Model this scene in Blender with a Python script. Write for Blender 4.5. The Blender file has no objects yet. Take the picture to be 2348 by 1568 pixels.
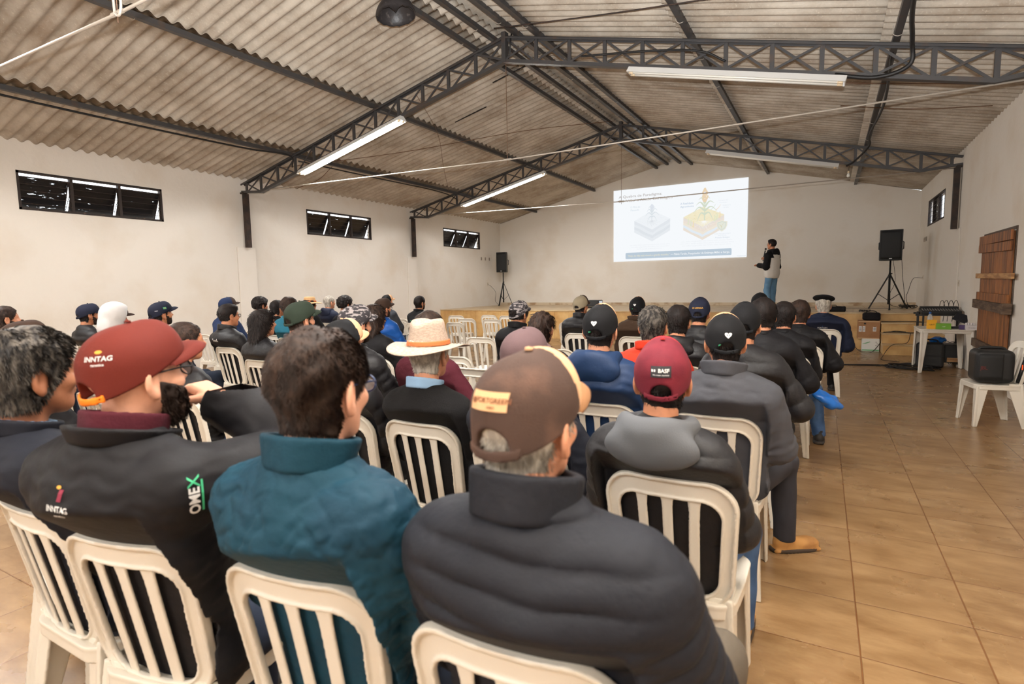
import bpy, math, random
import numpy as np
from mathutils import Vector, Matrix

random.seed(7)
rng = np.random.default_rng(11)
S = bpy.context.scene
C = S.collection
PI = math.pi

# ------------------------------------------------------------------ camera, world, light, exposure
CAMP = np.array([0.0, 0.0, 1.55])
F_PX, YAW, PITCH, ROLL = 1277.65, 0.5159, -0.10089, -0.01742
cam = bpy.data.cameras.new('camera')
cam.sensor_width = 36.0
cam.lens = F_PX / 2348 * 36.0
cam.clip_start = 0.05
cam.dof.use_dof = True
cam.dof.focus_distance = 6.5
cam.dof.aperture_fstop = 3.6
co = bpy.data.objects.new('camera', cam)
C.objects.link(co)
_f = Vector((-math.sin(YAW) * math.cos(PITCH), math.cos(YAW) * math.cos(PITCH), math.sin(PITCH)))
_r0 = Vector((math.cos(YAW), math.sin(YAW), 0))
_u0 = _r0.cross(_f)
_r = _r0 * math.cos(ROLL) + _u0 * math.sin(ROLL)
_u = _u0 * math.cos(ROLL) - _r0 * math.sin(ROLL)
co.matrix_world = Matrix(((_r.x, _u.x, -_f.x, 0), (_r.y, _u.y, -_f.y, 0), (_r.z, _u.z, -_f.z, CAMP[2]), (0, 0, 0, 1)))
S.camera = co

W = bpy.data.worlds.new('sky')
S.world = W
W.use_nodes = True
_bg = W.node_tree.nodes['Background']
_bg.inputs[0].default_value = (0.86, 0.93, 1.0, 1)
_bg.inputs[1].default_value = 4.0

def area(name, loc, tgt, sx, sy, power, col, shape='RECTANGLE', spread=PI):
    L = bpy.data.lights.new(name, 'AREA')
    L.shape = shape; L.size = sx; L.size_y = sy; L.energy = power; L.color = col; L.spread = spread
    o = bpy.data.objects.new(name, L); C.objects.link(o)
    o.location = loc
    o.rotation_euler = (Vector(tgt) - Vector(loc)).to_track_quat('-Z', 'Y').to_euler()
    return o
# the photographer's flash gun, tilted up at the roof (bounced)
area('flash_gun', (0.05, -0.04, 1.76), (-0.35, 0.75, 4.6), 0.14, 0.09, 1150, (0.95, 0.98, 1.0), spread=math.radians(150))
S.view_settings.view_transform = 'Standard'
S.view_settings.look = 'None'
S.view_settings.exposure = 0.0
S.view_settings.gamma = 1.0
S.view_settings.use_curve_mapping = False
S.cycles.use_denoising = True
S.cycles.adaptive_threshold = 0.02
S.cycles.max_bounces = 6
S.cycles.diffuse_bounces = 4
S.cycles.sample_clamp_indirect = 6

# ------------------------------------------------------------------ room numbers
XL, XR, YF, YB = -10.91, 2.07, 18.45, -3.6
YS, HS = 14.57, 0.82
Y1, Y2, Y0 = 7.733, 13.235, 2.23
XA = -4.42
SL = 0.2375

# ------------------------------------------------------------------ naming helpers
def tag(o, label=None, cat=None, group=None, kind=None):
    if label: o['label'] = label
    if cat: o['category'] = cat
    if group: o['group'] = group
    if kind: o['kind'] = kind
    return o
def empty(name, loc=(0, 0, 0), rz=0.0, label=None, cat=None, group=None, kind=None):
    o = bpy.data.objects.new(name, None)
    C.objects.link(o); o.location = loc; o.rotation_euler = (0, 0, rz)
    o.empty_display_size = 0.1
    return tag(o, label, cat, group, kind)
def srgb(r, g, b):
    f = lambda c: (c / 255 / 12.92) if c / 255 <= 0.04045 else ((c / 255 + 0.055) / 1.055) ** 2.4
    return (f(r), f(g), f(b))

# ------------------------------------------------------------------ materials
_mc = {}
def mat(name, col, rough=0.6, metal=0.0, bump=None, var=None, emit=None, spec=0.5, coat=0.0, stretch=None, alpha=None, trans=None):
    """bump=(scale, distance[, detail]); var=(scale, second colour, lo, hi)"""
    key = name
    if key in _mc: return _mc[key]
    m = bpy.data.materials.new(name); m.use_nodes = True
    nt = m.node_tree; N = nt.nodes; Lk = nt.links
    b = N['Principled BSDF']
    b.inputs['Base Color'].default_value = (*col, 1)
    b.inputs['Roughness'].default_value = rough
    b.inputs['Metallic'].default_value = metal
    b.inputs['Specular IOR Level'].default_value = spec
    if coat: b.inputs['Coat Weight'].default_value = coat
    if emit:
        b.inputs['Emission Color'].default_value = (*emit[0], 1); b.inputs['Emission Strength'].default_value = emit[1]
    if trans: b.inputs['Transmission Weight'].default_value = trans
    if alpha is not None: b.inputs['Alpha'].default_value = alpha
    if bump or var:
        tc = N.new('ShaderNodeTexCoord'); mp = N.new('ShaderNodeMapping')
        Lk.new(tc.outputs['Object'], mp.inputs[0])
        if stretch: mp.inputs['Scale'].default_value = stretch
    if var:
        n = N.new('ShaderNodeTexNoise'); n.inputs['Scale'].default_value = var[0]; n.inputs['Detail'].default_value = 5
        Lk.new(mp.outputs[0], n.inputs['Vector'])
        r = N.new('ShaderNodeMapRange'); r.inputs[1].default_value = var[2]; r.inputs[2].default_value = var[3]
        Lk.new(n.outputs[0], r.inputs[0])
        mx = N.new('ShaderNodeMix'); mx.data_type = 'RGBA'
        mx.inputs[6].default_value = (*col, 1); mx.inputs[7].default_value = (*var[1], 1)
        Lk.new(r.outputs[0], mx.inputs[0]); Lk.new(mx.outputs[2], b.inputs['Base Color'])
    if bump:
        n2 = N.new('ShaderNodeTexNoise'); n2.inputs['Scale'].default_value = bump[0]
        n2.inputs['Detail'].default_value = bump[2] if len(bump) > 2 else 4
        Lk.new(mp.outputs[0], n2.inputs['Vector'])
        bp = N.new('ShaderNodeBump'); bp.inputs['Distance'].default_value = bump[1]; bp.inputs['Strength'].default_value = 1.0
        Lk.new(n2.outputs[0], bp.inputs['Height']); Lk.new(bp.outputs[0], b.inputs['Normal'])
    _mc[key] = m
    return m

def wall_mat():
    m = mat('wall_plaster', srgb(228, 221, 211), 0.85, spec=0.25, bump=(14, 0.004, 6), var=(1.1, srgb(218, 206, 190), 0.5, 0.8))
    return m
def floor_mat():
    m = bpy.data.materials.new('floor_tiles'); m.use_nodes = True
    nt = m.node_tree; N = nt.nodes; Lk = nt.links; b = N['Principled BSDF']
    tc = N.new('ShaderNodeTexCoord'); mp = N.new('ShaderNodeMapping')
    s, rot, t0, t1 = 0.4519, 0.00852, 0.19088, 2.5728
    # tile coords: rotate the world by -rot, shift, divide by tile size
    mp.vector_type = 'POINT'
    mp.inputs['Rotation'].default_value = (0, 0, -rot)
    Lk.new(tc.outputs['Object'], mp.inputs[0])
    sub = N.new('ShaderNodeVectorMath'); sub.operation = 'SUBTRACT'; sub.inputs[1].default_value = (t0, t1, 0)
    Lk.new(mp.outputs[0], sub.inputs[0])
    dv = N.new('ShaderNodeVectorMath'); dv.operation = 'SCALE'; dv.inputs['Scale'].default_value = 1 / s
    Lk.new(sub.outputs[0], dv.inputs[0])
    fr = N.new('ShaderNodeVectorMath'); fr.operation = 'FRACTION'; Lk.new(dv.outputs[0], fr.inputs[0])
    fl = N.new('ShaderNodeVectorMath'); fl.operation = 'FLOOR'; Lk.new(dv.outputs[0], fl.inputs[0])
    sp = N.new('ShaderNodeSeparateXYZ'); Lk.new(fr.outputs[0], sp.inputs[0])
    def dist(o):
        a = N.new('ShaderNodeMath'); a.operation = 'SUBTRACT'; a.inputs[1].default_value = 0.5; Lk.new(o, a.inputs[0])
        c = N.new('ShaderNodeMath'); c.operation = 'ABSOLUTE'; Lk.new(a.outputs[0], c.inputs[0]); return c.outputs[0]
    mxn = N.new('ShaderNodeMath'); mxn.operation = 'MAXIMUM'
    Lk.new(dist(sp.outputs[0]), mxn.inputs[0]); Lk.new(dist(sp.outputs[1]), mxn.inputs[1])
    g = N.new('ShaderNodeMapRange'); g.inputs[1].default_value = 0.4915; g.inputs[2].default_value = 0.4955
    Lk.new(mxn.outputs[0], g.inputs[0])
    wn = N.new('ShaderNodeTexWhiteNoise'); wn.noise_dimensions = '2D'; Lk.new(fl.outputs[0], wn.inputs['Vector'])
    # streaky stone pattern, stretched along x, shifted per tile
    ad = N.new('ShaderNodeVectorMath'); ad.operation = 'MULTIPLY_ADD'; ad.inputs[1].default_value = (3.1, 8.0, 1); 
    Lk.new(tc.outputs['Object'], ad.inputs[0])
    sc = N.new('ShaderNodeVectorMath'); sc.operation = 'SCALE'; sc.inputs['Scale'].default_value = 6; Lk.new(wn.outputs[1], sc.inputs[0])
    Lk.new(sc.outputs[0], ad.inputs[2])
    n1 = N.new('ShaderNodeTexNoise'); n1.inputs['Scale'].default_value = 1.0; n1.inputs['Detail'].default_value = 8; n1.inputs['Roughness'].default_value = 0.65
    Lk.new(ad.outputs[0], n1.inputs['Vector'])
    cr = N.new('ShaderNodeValToRGB'); e = cr.color_ramp.elements
    e[0].position = 0.30; e[0].color = (*srgb(120, 88, 54), 1); e[1].position = 0.66; e[1].color = (*srgb(158, 127, 90), 1)
    Lk.new(n1.outputs[0], cr.inputs[0])
    n3 = N.new('ShaderNodeTexNoise'); n3.inputs['Scale'].default_value = 9; n3.inputs['Detail'].default_value = 3
    Lk.new(tc.outputs['Object'], n3.inputs['Vector'])
    r3 = N.new('ShaderNodeMapRange'); r3.inputs[1].default_value = 0.68; r3.inputs[2].default_value = 0.76; Lk.new(n3.outputs[0], r3.inputs[0])
    st = N.new('ShaderNodeMix'); st.data_type = 'RGBA'; st.inputs[7].default_value = (*srgb(140, 96, 55), 1)
    mul = N.new('ShaderNodeMath'); mul.operation = 'MULTIPLY'; mul.inputs[1].default_value = 0.45; Lk.new(r3.outputs[0], mul.inputs[0])
    Lk.new(mul.outputs[0], st.inputs[0]); Lk.new(cr.outputs[0], st.inputs[6])
    mx = N.new('ShaderNodeMix'); mx.data_type = 'RGBA'; mx.inputs[7].default_value = (*srgb(118, 78, 44), 1)
    Lk.new(g.outputs[0], mx.inputs[0]); Lk.new(st.outputs[2], mx.inputs[6]); Lk.new(mx.outputs[2], b.inputs['Base Color'])
    n4 = N.new('ShaderNodeTexNoise'); n4.inputs['Scale'].default_value = 2.3; n4.inputs['Detail'].default_value = 6
    Lk.new(tc.outputs['Object'], n4.inputs['Vector'])
    rr = N.new('ShaderNodeMapRange'); rr.inputs[3].default_value = 0.16; rr.inputs[4].default_value = 0.42; Lk.new(n4.outputs[0], rr.inputs[0])
    Lk.new(rr.outputs[0], b.inputs['Roughness'])
    bp = N.new('ShaderNodeBump'); bp.inputs['Distance'].default_value = 0.002; bp.invert = True
    Lk.new(g.outputs[0], bp.inputs['Height']); Lk.new(bp.outputs[0], b.inputs['Normal'])
    return m
def roof_mat():
    m = bpy.data.materials.new('fibre_cement'); m.use_nodes = True
    nt = m.node_tree; N = nt.nodes; Lk = nt.links; b = N['Principled BSDF']
    b.inputs['Roughness'].default_value = 0.9; b.inputs['Specular IOR Level'].default_value = 0.2
    tc = N.new('ShaderNodeTexCoord')
    n1 = N.new('ShaderNodeTexNoise'); n1.inputs['Scale'].default_value = 34; n1.inputs['Detail'].default_value = 4
    n2 = N.new('ShaderNodeTexNoise'); n2.inputs['Scale'].default_value = 1.3; n2.inputs['Detail'].default_value = 8; n2.inputs['Roughness'].default_value = 0.7
    for n in (n1, n2): Lk.new(tc.outputs['Object'], n.inputs['Vector'])
    cr = N.new('ShaderNodeValToRGB'); e = cr.color_ramp.elements
    e[0].position = 0.34; e[0].color = (*srgb(150, 136, 120), 1); e[1].position = 0.62; e[1].color = (*srgb(190, 180, 166), 1)
    Lk.new(n2.outputs[0], cr.inputs[0])
    r = N.new('ShaderNodeMapRange'); r.inputs[1].default_value = 0.6; r.inputs[2].default_value = 0.72; Lk.new(n1.outputs[0], r.inputs[0])
    mx = N.new('ShaderNodeMix'); mx.data_type = 'RGBA'; mx.inputs[7].default_value = (*srgb(205, 194, 178), 1)
    ml = N.new('ShaderNodeMath'); ml.operation = 'MULTIPLY'; ml.inputs[1].default_value = 0.55; Lk.new(r.outputs[0], ml.inputs[0])
    Lk.new(ml.outputs[0], mx.inputs[0]); Lk.new(cr.outputs[0], mx.inputs[6])
    # narrow brown seep stains that run down the slope
    mp = N.new('ShaderNodeMapping'); mp.inputs['Scale'].default_value = (0.5, 5.0, 0.5); Lk.new(tc.outputs['Object'], mp.inputs[0])
    n5 = N.new('ShaderNodeTexNoise'); n5.inputs['Scale'].default_value = 1.0; n5.inputs['Detail'].default_value = 5; Lk.new(mp.outputs[0], n5.inputs['Vector'])
    r5 = N.new('ShaderNodeMapRange'); r5.inputs[1].default_value = 0.55; r5.inputs[2].default_value = 0.75; Lk.new(n5.outputs[0], r5.inputs[0])
    m5 = N.new('ShaderNodeMath'); m5.operation = 'MULTIPLY'; m5.inputs[1].default_value = 0.4; Lk.new(r5.outputs[0], m5.inputs[0])
    mx2 = N.new('ShaderNodeMix'); mx2.data_type = 'RGBA'; mx2.inputs[7].default_value = (*srgb(134, 106, 82), 1)
    Lk.new(m5.outputs[0], mx2.inputs[0]); Lk.new(mx.outputs[2], mx2.inputs[6]); Lk.new(mx2.outputs[2], b.inputs['Base Color'])
    bp = N.new('ShaderNodeBump'); bp.inputs['Distance'].default_value = 0.003; Lk.new(n1.outputs[0], bp.inputs['Height']); Lk.new(bp.outputs[0], b.inputs['Normal'])
    return m

M_WALL = wall_mat(); M_FLOOR = floor_mat(); M_ROOF = roof_mat()
M_STEEL = mat('painted_steel', srgb(66, 64, 64), 0.45, 0.2, bump=(60, 0.0006), var=(6, srgb(84, 66, 54), 0.55, 0.8))
M_RUST = mat('rusty_steel', srgb(62, 46, 38), 0.7, 0.1, bump=(40, 0.001), var=(9, srgb(38, 32, 30), 0.4, 0.6))
M_WHITEMETAL = mat('white_enamel', srgb(226, 224, 220), 0.35)
M_TUBE_ON = mat('lit_tube', (1, 1, 1), 0.5, emit=((1.0, 0.985, 0.96), 280.0))
M_TUBE_OFF = mat('unlit_tube', srgb(228, 224, 214), 0.25)
M_TAN = mat('lamp_holder', srgb(214, 192, 160), 0.5)
M_ROD = mat('galvanised_rod', srgb(186, 176, 164), 0.5, 0.3)
M_WIRE = mat('old_wire', srgb(104, 74, 54), 0.7)
M_BLACK = mat('black_plastic', srgb(20, 20, 21), 0.5, bump=(120, 0.0006))
M_GRILLE = mat('speaker_grille', srgb(12, 12, 13), 0.65, bump=(400, 0.001))
M_CABLE = mat('black_cable', srgb(22, 20, 20), 0.55)
M_PLASTIC = mat('white_plastic', srgb(224, 217, 204), 0.38, bump=(35, 0.0006), var=(3, srgb(212, 202, 186), 0.45, 0.7))
M_STAGE = mat('stage_tile', srgb(212, 174, 116), 0.35, bump=(30, 0.001), var=(3.5, srgb(186, 142, 84), 0.35, 0.65))
M_GROUT = mat('grout_line', srgb(150, 116, 74), 0.8)
M_STAGETOP = mat('stage_top_tile', srgb(206, 182, 144), 0.3, var=(3.0, srgb(182, 152, 110), 0.35, 0.65))
M_WOOD = mat('weathered_plank', srgb(156, 96, 46), 0.55, bump=(5, 0.004, 8), var=(2.4, srgb(98, 56, 26), 0.40, 0.62), stretch=(6, 6, 0.7))
M_WOODL = mat('pale_batten', srgb(190, 146, 96), 0.6, bump=(6, 0.002), var=(4, srgb(150, 104, 62), 0.4, 0.6), stretch=(1, 1, 6))
M_WOODG = mat('grey_batten', srgb(104, 84, 66), 0.75, bump=(8, 0.003), var=(5, srgb(70, 52, 40), 0.4, 0.6), stretch=(1, 1, 6))

# ------------------------------------------------------------------ mesh helpers
def link_mesh(name, V, F, m=None, parent=None, smooth=False, mats=None, midx=None):
    me = bpy.data.meshes.new(name)
    me.from_pydata([tuple(map(float, v)) for v in V], [], [tuple(int(i) for i in f) for f in F])
    for mm in (mats or [m]): me.materials.append(mm)
    if midx is not None: me.polygons.foreach_set('material_index', np.asarray(midx, dtype=np.int32))
    if smooth: me.polygons.foreach_set('use_smooth', np.ones(len(me.polygons), dtype=bool))
    me.update()
    o = bpy.data.objects.new(name, me); C.objects.link(o)
    if parent: o.parent = parent
    return o
def fast_mesh(name, V, Q, m, parent=None, loc=None):
    me = bpy.data.meshes.new(name)
    V = np.ascontiguousarray(V, dtype=np.float32); Q = np.ascontiguousarray(Q, dtype=np.int32)
    me.vertices.add(len(V)); me.vertices.foreach_set('co', V.ravel())
    k = Q.shape[1]
    me.loops.add(Q.size); me.loops.foreach_set('vertex_index', Q.ravel())
    me.polygons.add(len(Q)); me.polygons.foreach_set('loop_start', np.arange(0, Q.size, k, dtype=np.int32))
    me.polygons.foreach_set('use_smooth', np.ones(len(Q), dtype=bool))
    me.update(calc_edges=True)
    me.materials.append(m)
    o = bpy.data.objects.new(name, me); C.objects.link(o)
    if parent: o.parent = parent
    if loc is not None: o.location = loc
    return o
class MB:
    def __init__(s): s.V = []; s.F = []
    def box(s, lo, hi, R=None, o=None, bev=0):
        lo = np.array(lo, float); hi = np.array(hi, float)
        n = len(s.V)
        P = np.array([[x, y, z] for z in (lo[2], hi[2]) for y in (lo[1], hi[1]) for x in (lo[0], hi[0])])
        if R is not None: P = P @ np.array(R).T
        if o is not None: P = P + np.array(o)
        s.V += list(P)
        s.F += [tuple(n + i for i in f) for f in ((0, 2, 3, 1), (4, 5, 7, 6), (0, 1, 5, 4), (2, 6, 7, 3), (0, 4, 6, 2), (1, 3, 7, 5))]
        return s
    def bar(s, a, b, w, h, up=(0, 0, 1)):
        a = np.array(a, float); b = np.array(b, float); d = b - a; L = np.linalg.norm(d); d /= L
        u = np.array(up, float); r = np.cross(d, u); r /= np.linalg.norm(r); u = np.cross(r, d)
        R = np.stack([r, d, u], 1)
        return s.box((-w / 2, 0, -h / 2), (w / 2, L, h / 2), R, a)
    def tube(s, pts, r, k=8, caps=True):
        V, F = sweep(pts, r, k, caps); n = len(s.V)
        s.V += list(V); s.F += [tuple(n + i for i in f) for f in F]; return s
    def lathe(s, prof, k=16, o=(0, 0, 0), R=None):
        n = len(s.V); prof = [(max(r, 1e-4), z) for r, z in prof]
        for r, z in prof:
            for i in range(k):
                p = np.array([r * math.cos(2 * PI * i / k), r * math.sin(2 * PI * i / k), z])
                if R is not None: p = np.array(R) @ p
                s.V.append(p + np.array(o))
        for j in range(len(prof) - 1):
            for i in range(k):
                s.F.append((n + j * k + i, n + j * k + (i + 1) % k, n + (j + 1) * k + (i + 1) % k, n + (j + 1) * k + i))
        s.F.append(tuple(n + i for i in range(k))[::-1]); s.F.append(tuple(n + (len(prof) - 1) * k + i for i in range(k)))
        return s
    def build(s, name, m, parent=None, smooth=False, bevel=0, loc=None):
        o = link_mesh(name, s.V, s.F, m, parent, smooth)
        if loc is not None: o.location = loc
        if bevel:
            md = o.modifiers.new('bevel', 'BEVEL'); md.width = bevel; md.segments = 2; md.limit_method = 'ANGLE'
        return o
def sweep(pts, r, k=8, caps=True):
    P = np.array(pts, float); n = len(P)
    R = np.full(n, r, float) if np.isscalar(r) else np.array(r, float)
    T = np.zeros_like(P); T[1:-1] = P[2:] - P[:-2]; T[0] = P[1] - P[0]; T[-1] = P[-1] - P[-2]
    T /= np.linalg.norm(T, axis=1)[:, None] + 1e-12
    u = np.array([0, 0, 1.0]) if abs(T[0][2]) < 0.9 else np.array([1.0, 0, 0])
    V = []; F = []
    for i in range(n):
        a = np.cross(T[i], u); a /= np.linalg.norm(a) + 1e-12; u = np.cross(a, T[i])
        for j in range(k):
            t = 2 * PI * j / k
            V.append(P[i] + R[i] * (math.cos(t) * a + math.sin(t) * u))
    for i in range(n - 1):
        for j in range(k):
            F.append((i * k + j, (i + 1) * k + j, (i + 1) * k + (j + 1) % k, i * k + (j + 1) % k))
    if caps:
        F.append(tuple(range(k))); F.append(tuple((n - 1) * k + j for j in range(k))[::-1])
    return V, F
def spline(pts, n=8):
    P = np.array(pts, float); P = np.vstack([2 * P[0] - P[1], P, 2 * P[-1] - P[-2]]); out = []
    for i in range(1, len(P) - 2):
        for j in range(n):
            t = j / n
            out.append(0.5 * ((2 * P[i]) + (-P[i - 1] + P[i + 1]) * t + (2 * P[i - 1] - 5 * P[i] + 4 * P[i + 1] - P[i + 2]) * t * t + (-P[i - 1] + 3 * P[i] - 3 * P[i + 1] + P[i + 2]) * t ** 3))
    out.append(P[-2]); return out
def rotz(a): c, s = math.cos(a), math.sin(a); return np.array([[c, -s, 0], [s, c, 0], [0, 0, 1.0]])
def rotx(a): c, s = math.cos(a), math.sin(a); return np.array([[1.0, 0, 0], [0, c, -s], [0, s, c]])
def roty(a): c, s = math.cos(a), math.sin(a); return np.array([[c, 0, s], [0, 1.0, 0], [-s, 0, c]])

_tm = {}
def text2d(body, size=1.0, bold=0.0):
    """flat lettering: 2-D points and faces, left edge at 0, baseline at 0, cap height = size"""
    key = (body, bold)
    if key not in _tm:
        cu = bpy.data.curves.new('t', 'FONT'); cu.body = body; cu.size = 1.0; cu.offset = bold; cu.resolution_u = 3
        o = bpy.data.objects.new('t', cu); C.objects.link(o)
        bpy.context.view_layer.update()
        me = bpy.data.meshes.new_from_object(o.evaluated_get(bpy.context.evaluated_depsgraph_get()))
        V = np.array([v.co[:2] for v in me.vertices]).reshape(-1, 2); F = [tuple(p.vertices) for p in me.polygons]
        bpy.data.objects.remove(o); bpy.data.curves.remove(cu); bpy.data.meshes.remove(me)
        _tm[key] = (V, F)
    V, F = _tm[key]
    return V * (size / 0.70), F

# ------------------------------------------------------------------ implicit-surface modelling (bodies, clothes, moulded plastic)
f4 = np.float32
A3 = lambda *v: np.array(v, dtype=f4)
def ln(v): return np.sqrt((v * v).sum(-1))
def ell(P, c, r):
    q = P - A3(*c); r = A3(*r); a = q / r; k0 = ln(a); k1 = ln(a / r); return k0 * (k0 - 1) / np.maximum(k1, 1e-5)
def capt(P, a, b):
    a = A3(*a); b = A3(*b); ab = b - a; t = np.clip(((P - a) @ ab) / (ab @ ab), 0, 1); return t, ln(P - a - t[:, None] * ab)
def cap(P, a, b, ra, rb=None):
    t, d = capt(P, a, b); rb = ra if rb is None else rb; return d - (ra + (rb - ra) * t)
def smin(a, b, k): h = np.maximum(k - np.abs(a - b), 0) / k; return np.minimum(a, b) - h * h * k * 0.25
def smax(a, b, k): h = np.maximum(k - np.abs(a - b), 0) / k; return np.maximum(a, b) + h * h * k * 0.25
def rbox(P, c, h, r): q = np.abs(P - A3(*c)) - A3(*h) + r; return ln(np.maximum(q, 0)) + np.minimum(q.max(-1), 0) - r
def absx(P): Q = P.copy(); Q[:, 0] = np.abs(Q[:, 0]); return Q
def wob(P, s, seed=0):
    """cheap smooth noise in about -1..1"""
    x, y, z = P[:, 0] * s + seed * 1.7, P[:, 1] * s + seed * 2.3, P[:, 2] * s - seed
    a = np.sin(x * 1.3 + 1.7 * np.sin(y * 0.9 + seed)) + np.sin(y * 1.7 + 1.3 * np.sin(z * 1.1)) + np.sin(z * 1.5 + 1.9 * np.sin(x * 1.2 + 2))
    return a / 3
def ax(lo, hi, step, fine=None):
    if not fine: return np.arange(lo, hi + step, step, dtype=f4)
    a, b, s = fine; a = max(a, lo); b = min(b, hi)
    L = list(np.arange(b, hi + step, step)); M = list(np.arange(a, b, s)); K = list(np.arange(a, lo - step, -step))[::-1][:-1] if a > lo else []
    return np.array(K + M + L, dtype=f4)
def net(f, xs, ys, zs, refine=True):
    nx, ny, nz = len(xs), len(ys), len(zs); B = 5
    def blocks(a):
        n = len(a); st = list(range(0, n, B)); return st, np.array([(a[i] + a[min(i + B, n) - 1]) / 2 for i in st], dtype=f4), np.array([(a[min(i + B, n) - 1] - a[i]) / 2 for i in st], dtype=f4), np.repeat(np.arange(len(st)), B)[:n]
    bx, cx, hx, ix = blocks(xs); by, cy, hy, iy = blocks(ys); bz, cz, hz, iz = blocks(zs)
    G = np.stack(np.meshgrid(cx, cy, cz, indexing='ij'), -1).reshape(-1, 3)
    Hd = np.stack(np.meshgrid(hx, hy, hz, indexing='ij'), -1).reshape(-1, 3)
    fc = f(G).astype(f4); near = (np.abs(fc) < 1.35 * ln(Hd) + 0.02).reshape(len(cx), len(cy), len(cz)); fc = fc.reshape(near.shape)
    Vv = fc[np.ix_(ix, iy, iz)].copy(); mk = near[np.ix_(ix, iy, iz)]
    I = np.nonzero(mk)
    P = np.stack([xs[I[0]], ys[I[1]], zs[I[2]]], -1)
    out = np.empty(len(P), dtype=f4)
    for s in range(0, len(P), 200000): out[s:s + 200000] = f(P[s:s + 200000])
    Vv[I] = out
    ins = Vv < 0
    c = ins[:-1, :-1, :-1].astype(np.int8)
    s8 = sum(ins[i:nx - 1 + i, j:ny - 1 + j, k:nz - 1 + k].astype(np.int8) for i in (0, 1) for j in (0, 1) for k in (0, 1))
    act = (s8 > 0) & (s8 < 8)
    ci = np.nonzero(act); n = len(ci[0])
    if n == 0: return np.zeros((0, 3), f4), np.zeros((0, 4), np.int32)
    idx = np.full(act.shape, -1, np.int32); idx[ci] = np.arange(n)
    acc = np.zeros((n, 3)); cnt = np.zeros(n)
    i, j, k = ci
    for axis in range(3):
        for u in (0, 1):
            for v in (0, 1):
                o = [0, 0, 0]; oo = [a for a in range(3) if a != axis]; o[oo[0]] = u; o[oo[1]] = v; e = list(o); e[axis] = 1
                va = Vv[i + o[0], j + o[1], k + o[2]]; vb = Vv[i + e[0], j + e[1], k + e[2]]
                cr = (va < 0) != (vb < 0)
                t = np.where(cr, va / np.where(cr, va - vb, 1), 0)
                pa = np.stack([xs[i + o[0]], ys[j + o[1]], zs[k + o[2]]], -1); pb = np.stack([xs[i + e[0]], ys[j + e[1]], zs[k + e[2]]], -1)
                acc += np.where(cr[:, None], pa + t[:, None] * (pb - pa), 0); cnt += cr
    V = (acc / np.maximum(cnt, 1)[:, None]).astype(f4)
    if refine:
        h = 0.0015
        d = f(V); g = np.stack([f(V + A3(h, 0, 0)) - d, f(V + A3(0, h, 0)) - d, f(V + A3(0, 0, h)) - d], -1) / h
        gn = np.maximum((g * g).sum(-1), 0.25)
        mv = -(d / gn)[:, None] * g; L = ln(mv); lim = 0.004
        V = V + mv * np.minimum(1, lim / np.maximum(L, 1e-9))[:, None] * 0.8
    Q = []
    def quads(m, offs, flip):
        I = np.nonzero(m)
        return I
    for axis in range(3):
        a0 = ins[:-1] if axis == 0 else (ins[:, :-1] if axis == 1 else ins[:, :, :-1])
        a1 = ins[1:] if axis == 0 else (ins[:, 1:] if axis == 1 else ins[:, :, 1:])
        ch = a0 != a1
        I = np.nonzero(ch)
        u, v = [a for a in range(3) if a != axis]
        lim = act.shape
        ok = (I[u] > 0) & (I[v] > 0) & (I[u] < lim[u]) & (I[v] < lim[v])
        I = [q[ok] for q in I]; first = a0[tuple(I)]
        def cell(du, dv):
            J = [q.copy() for q in I]; J[u] = J[u] + du; J[v] = J[v] + dv; return idx[tuple(J)]
        q = np.stack([cell(-1, -1), cell(0, -1), cell(0, 0), cell(-1, 0)], -1)
        fl = first if axis != 1 else ~first
        q[~fl] = q[~fl][:, ::-1]
        Q.append(q)
    Q = np.concatenate(Q); Q = Q[(Q >= 0).all(1)]
    return V, Q
def part_of(V, Q, keep):
    """the faces of a mesh for which keep is true, renumbered"""
    q = Q[keep]
    if len(q) == 0: return V[:0], q
    u, inv = np.unique(q, return_inverse=True); return V[u], inv.reshape(q.shape)
def decal(f, V2, F2, org, right, up, into, lift=0.0015, sub=False):
    """lay a flat shape on the implicit surface f, marching from org along 'into'"""
    V2 = np.asarray(V2, dtype=float); P = np.array(org, float) + V2[:, :1] * np.array(right) + V2[:, 1:2] * np.array(up)
    P = P.astype(f4); d = A3(*into)
    for _ in range(40): P = P + np.clip(f(P), -0.02, 0.05)[:, None] * 0.8 * d
    return P - lift * d, F2
def grid2d(w, h, n, m):
    V = [((i / n - 0.5) * w, (j / m - 0.5) * h) for j in range(m + 1) for i in range(n + 1)]
    F = [(j * (n + 1) + i, j * (n + 1) + i + 1, (j + 1) * (n + 1) + i + 1, (j + 1) * (n + 1) + i) for j in range(m) for i in range(n)]
    return V, F

# ================================================================== THE ROOM
def slab_with_holes(name, axis, at, thick, u0, u1, z0, z1, holes, m, outward=1):
    """a wall in the plane axis=at with rectangular openings (u0,u1,z0,z1)"""
    us = sorted({u0, u1, *[h[0] for h in holes], *[h[1] for h in holes]}); zs = sorted({z0, z1, *[h[2] for h in holes], *[h[3] for h in holes]})
    b = MB()
    for i in range(len(us) - 1):
        for j in range(len(zs) - 1):
            uc, zc = (us[i] + us[i + 1]) / 2, (zs[j] + zs[j + 1]) / 2
            if any(h[0] < uc < h[1] and h[2] < zc < h[3] for h in holes): continue
            a0, a1 = sorted((at, at + outward * thick))
            if axis == 'x': b.box((a0, us[i], zs[j]), (a1, us[i + 1], zs[j + 1]))
            else: b.box((us[i], a0, zs[j]), (us[i + 1], a1, zs[j + 1]))
    o = b.build(name, m); tag(o, kind='structure'); return o
WZ = (2.855, 3.45)
LW = [(3.90, 6.06), (9.39, 11.56), (14.85, 17.03)]
RW = [(14.88, 17.11)]
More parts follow.
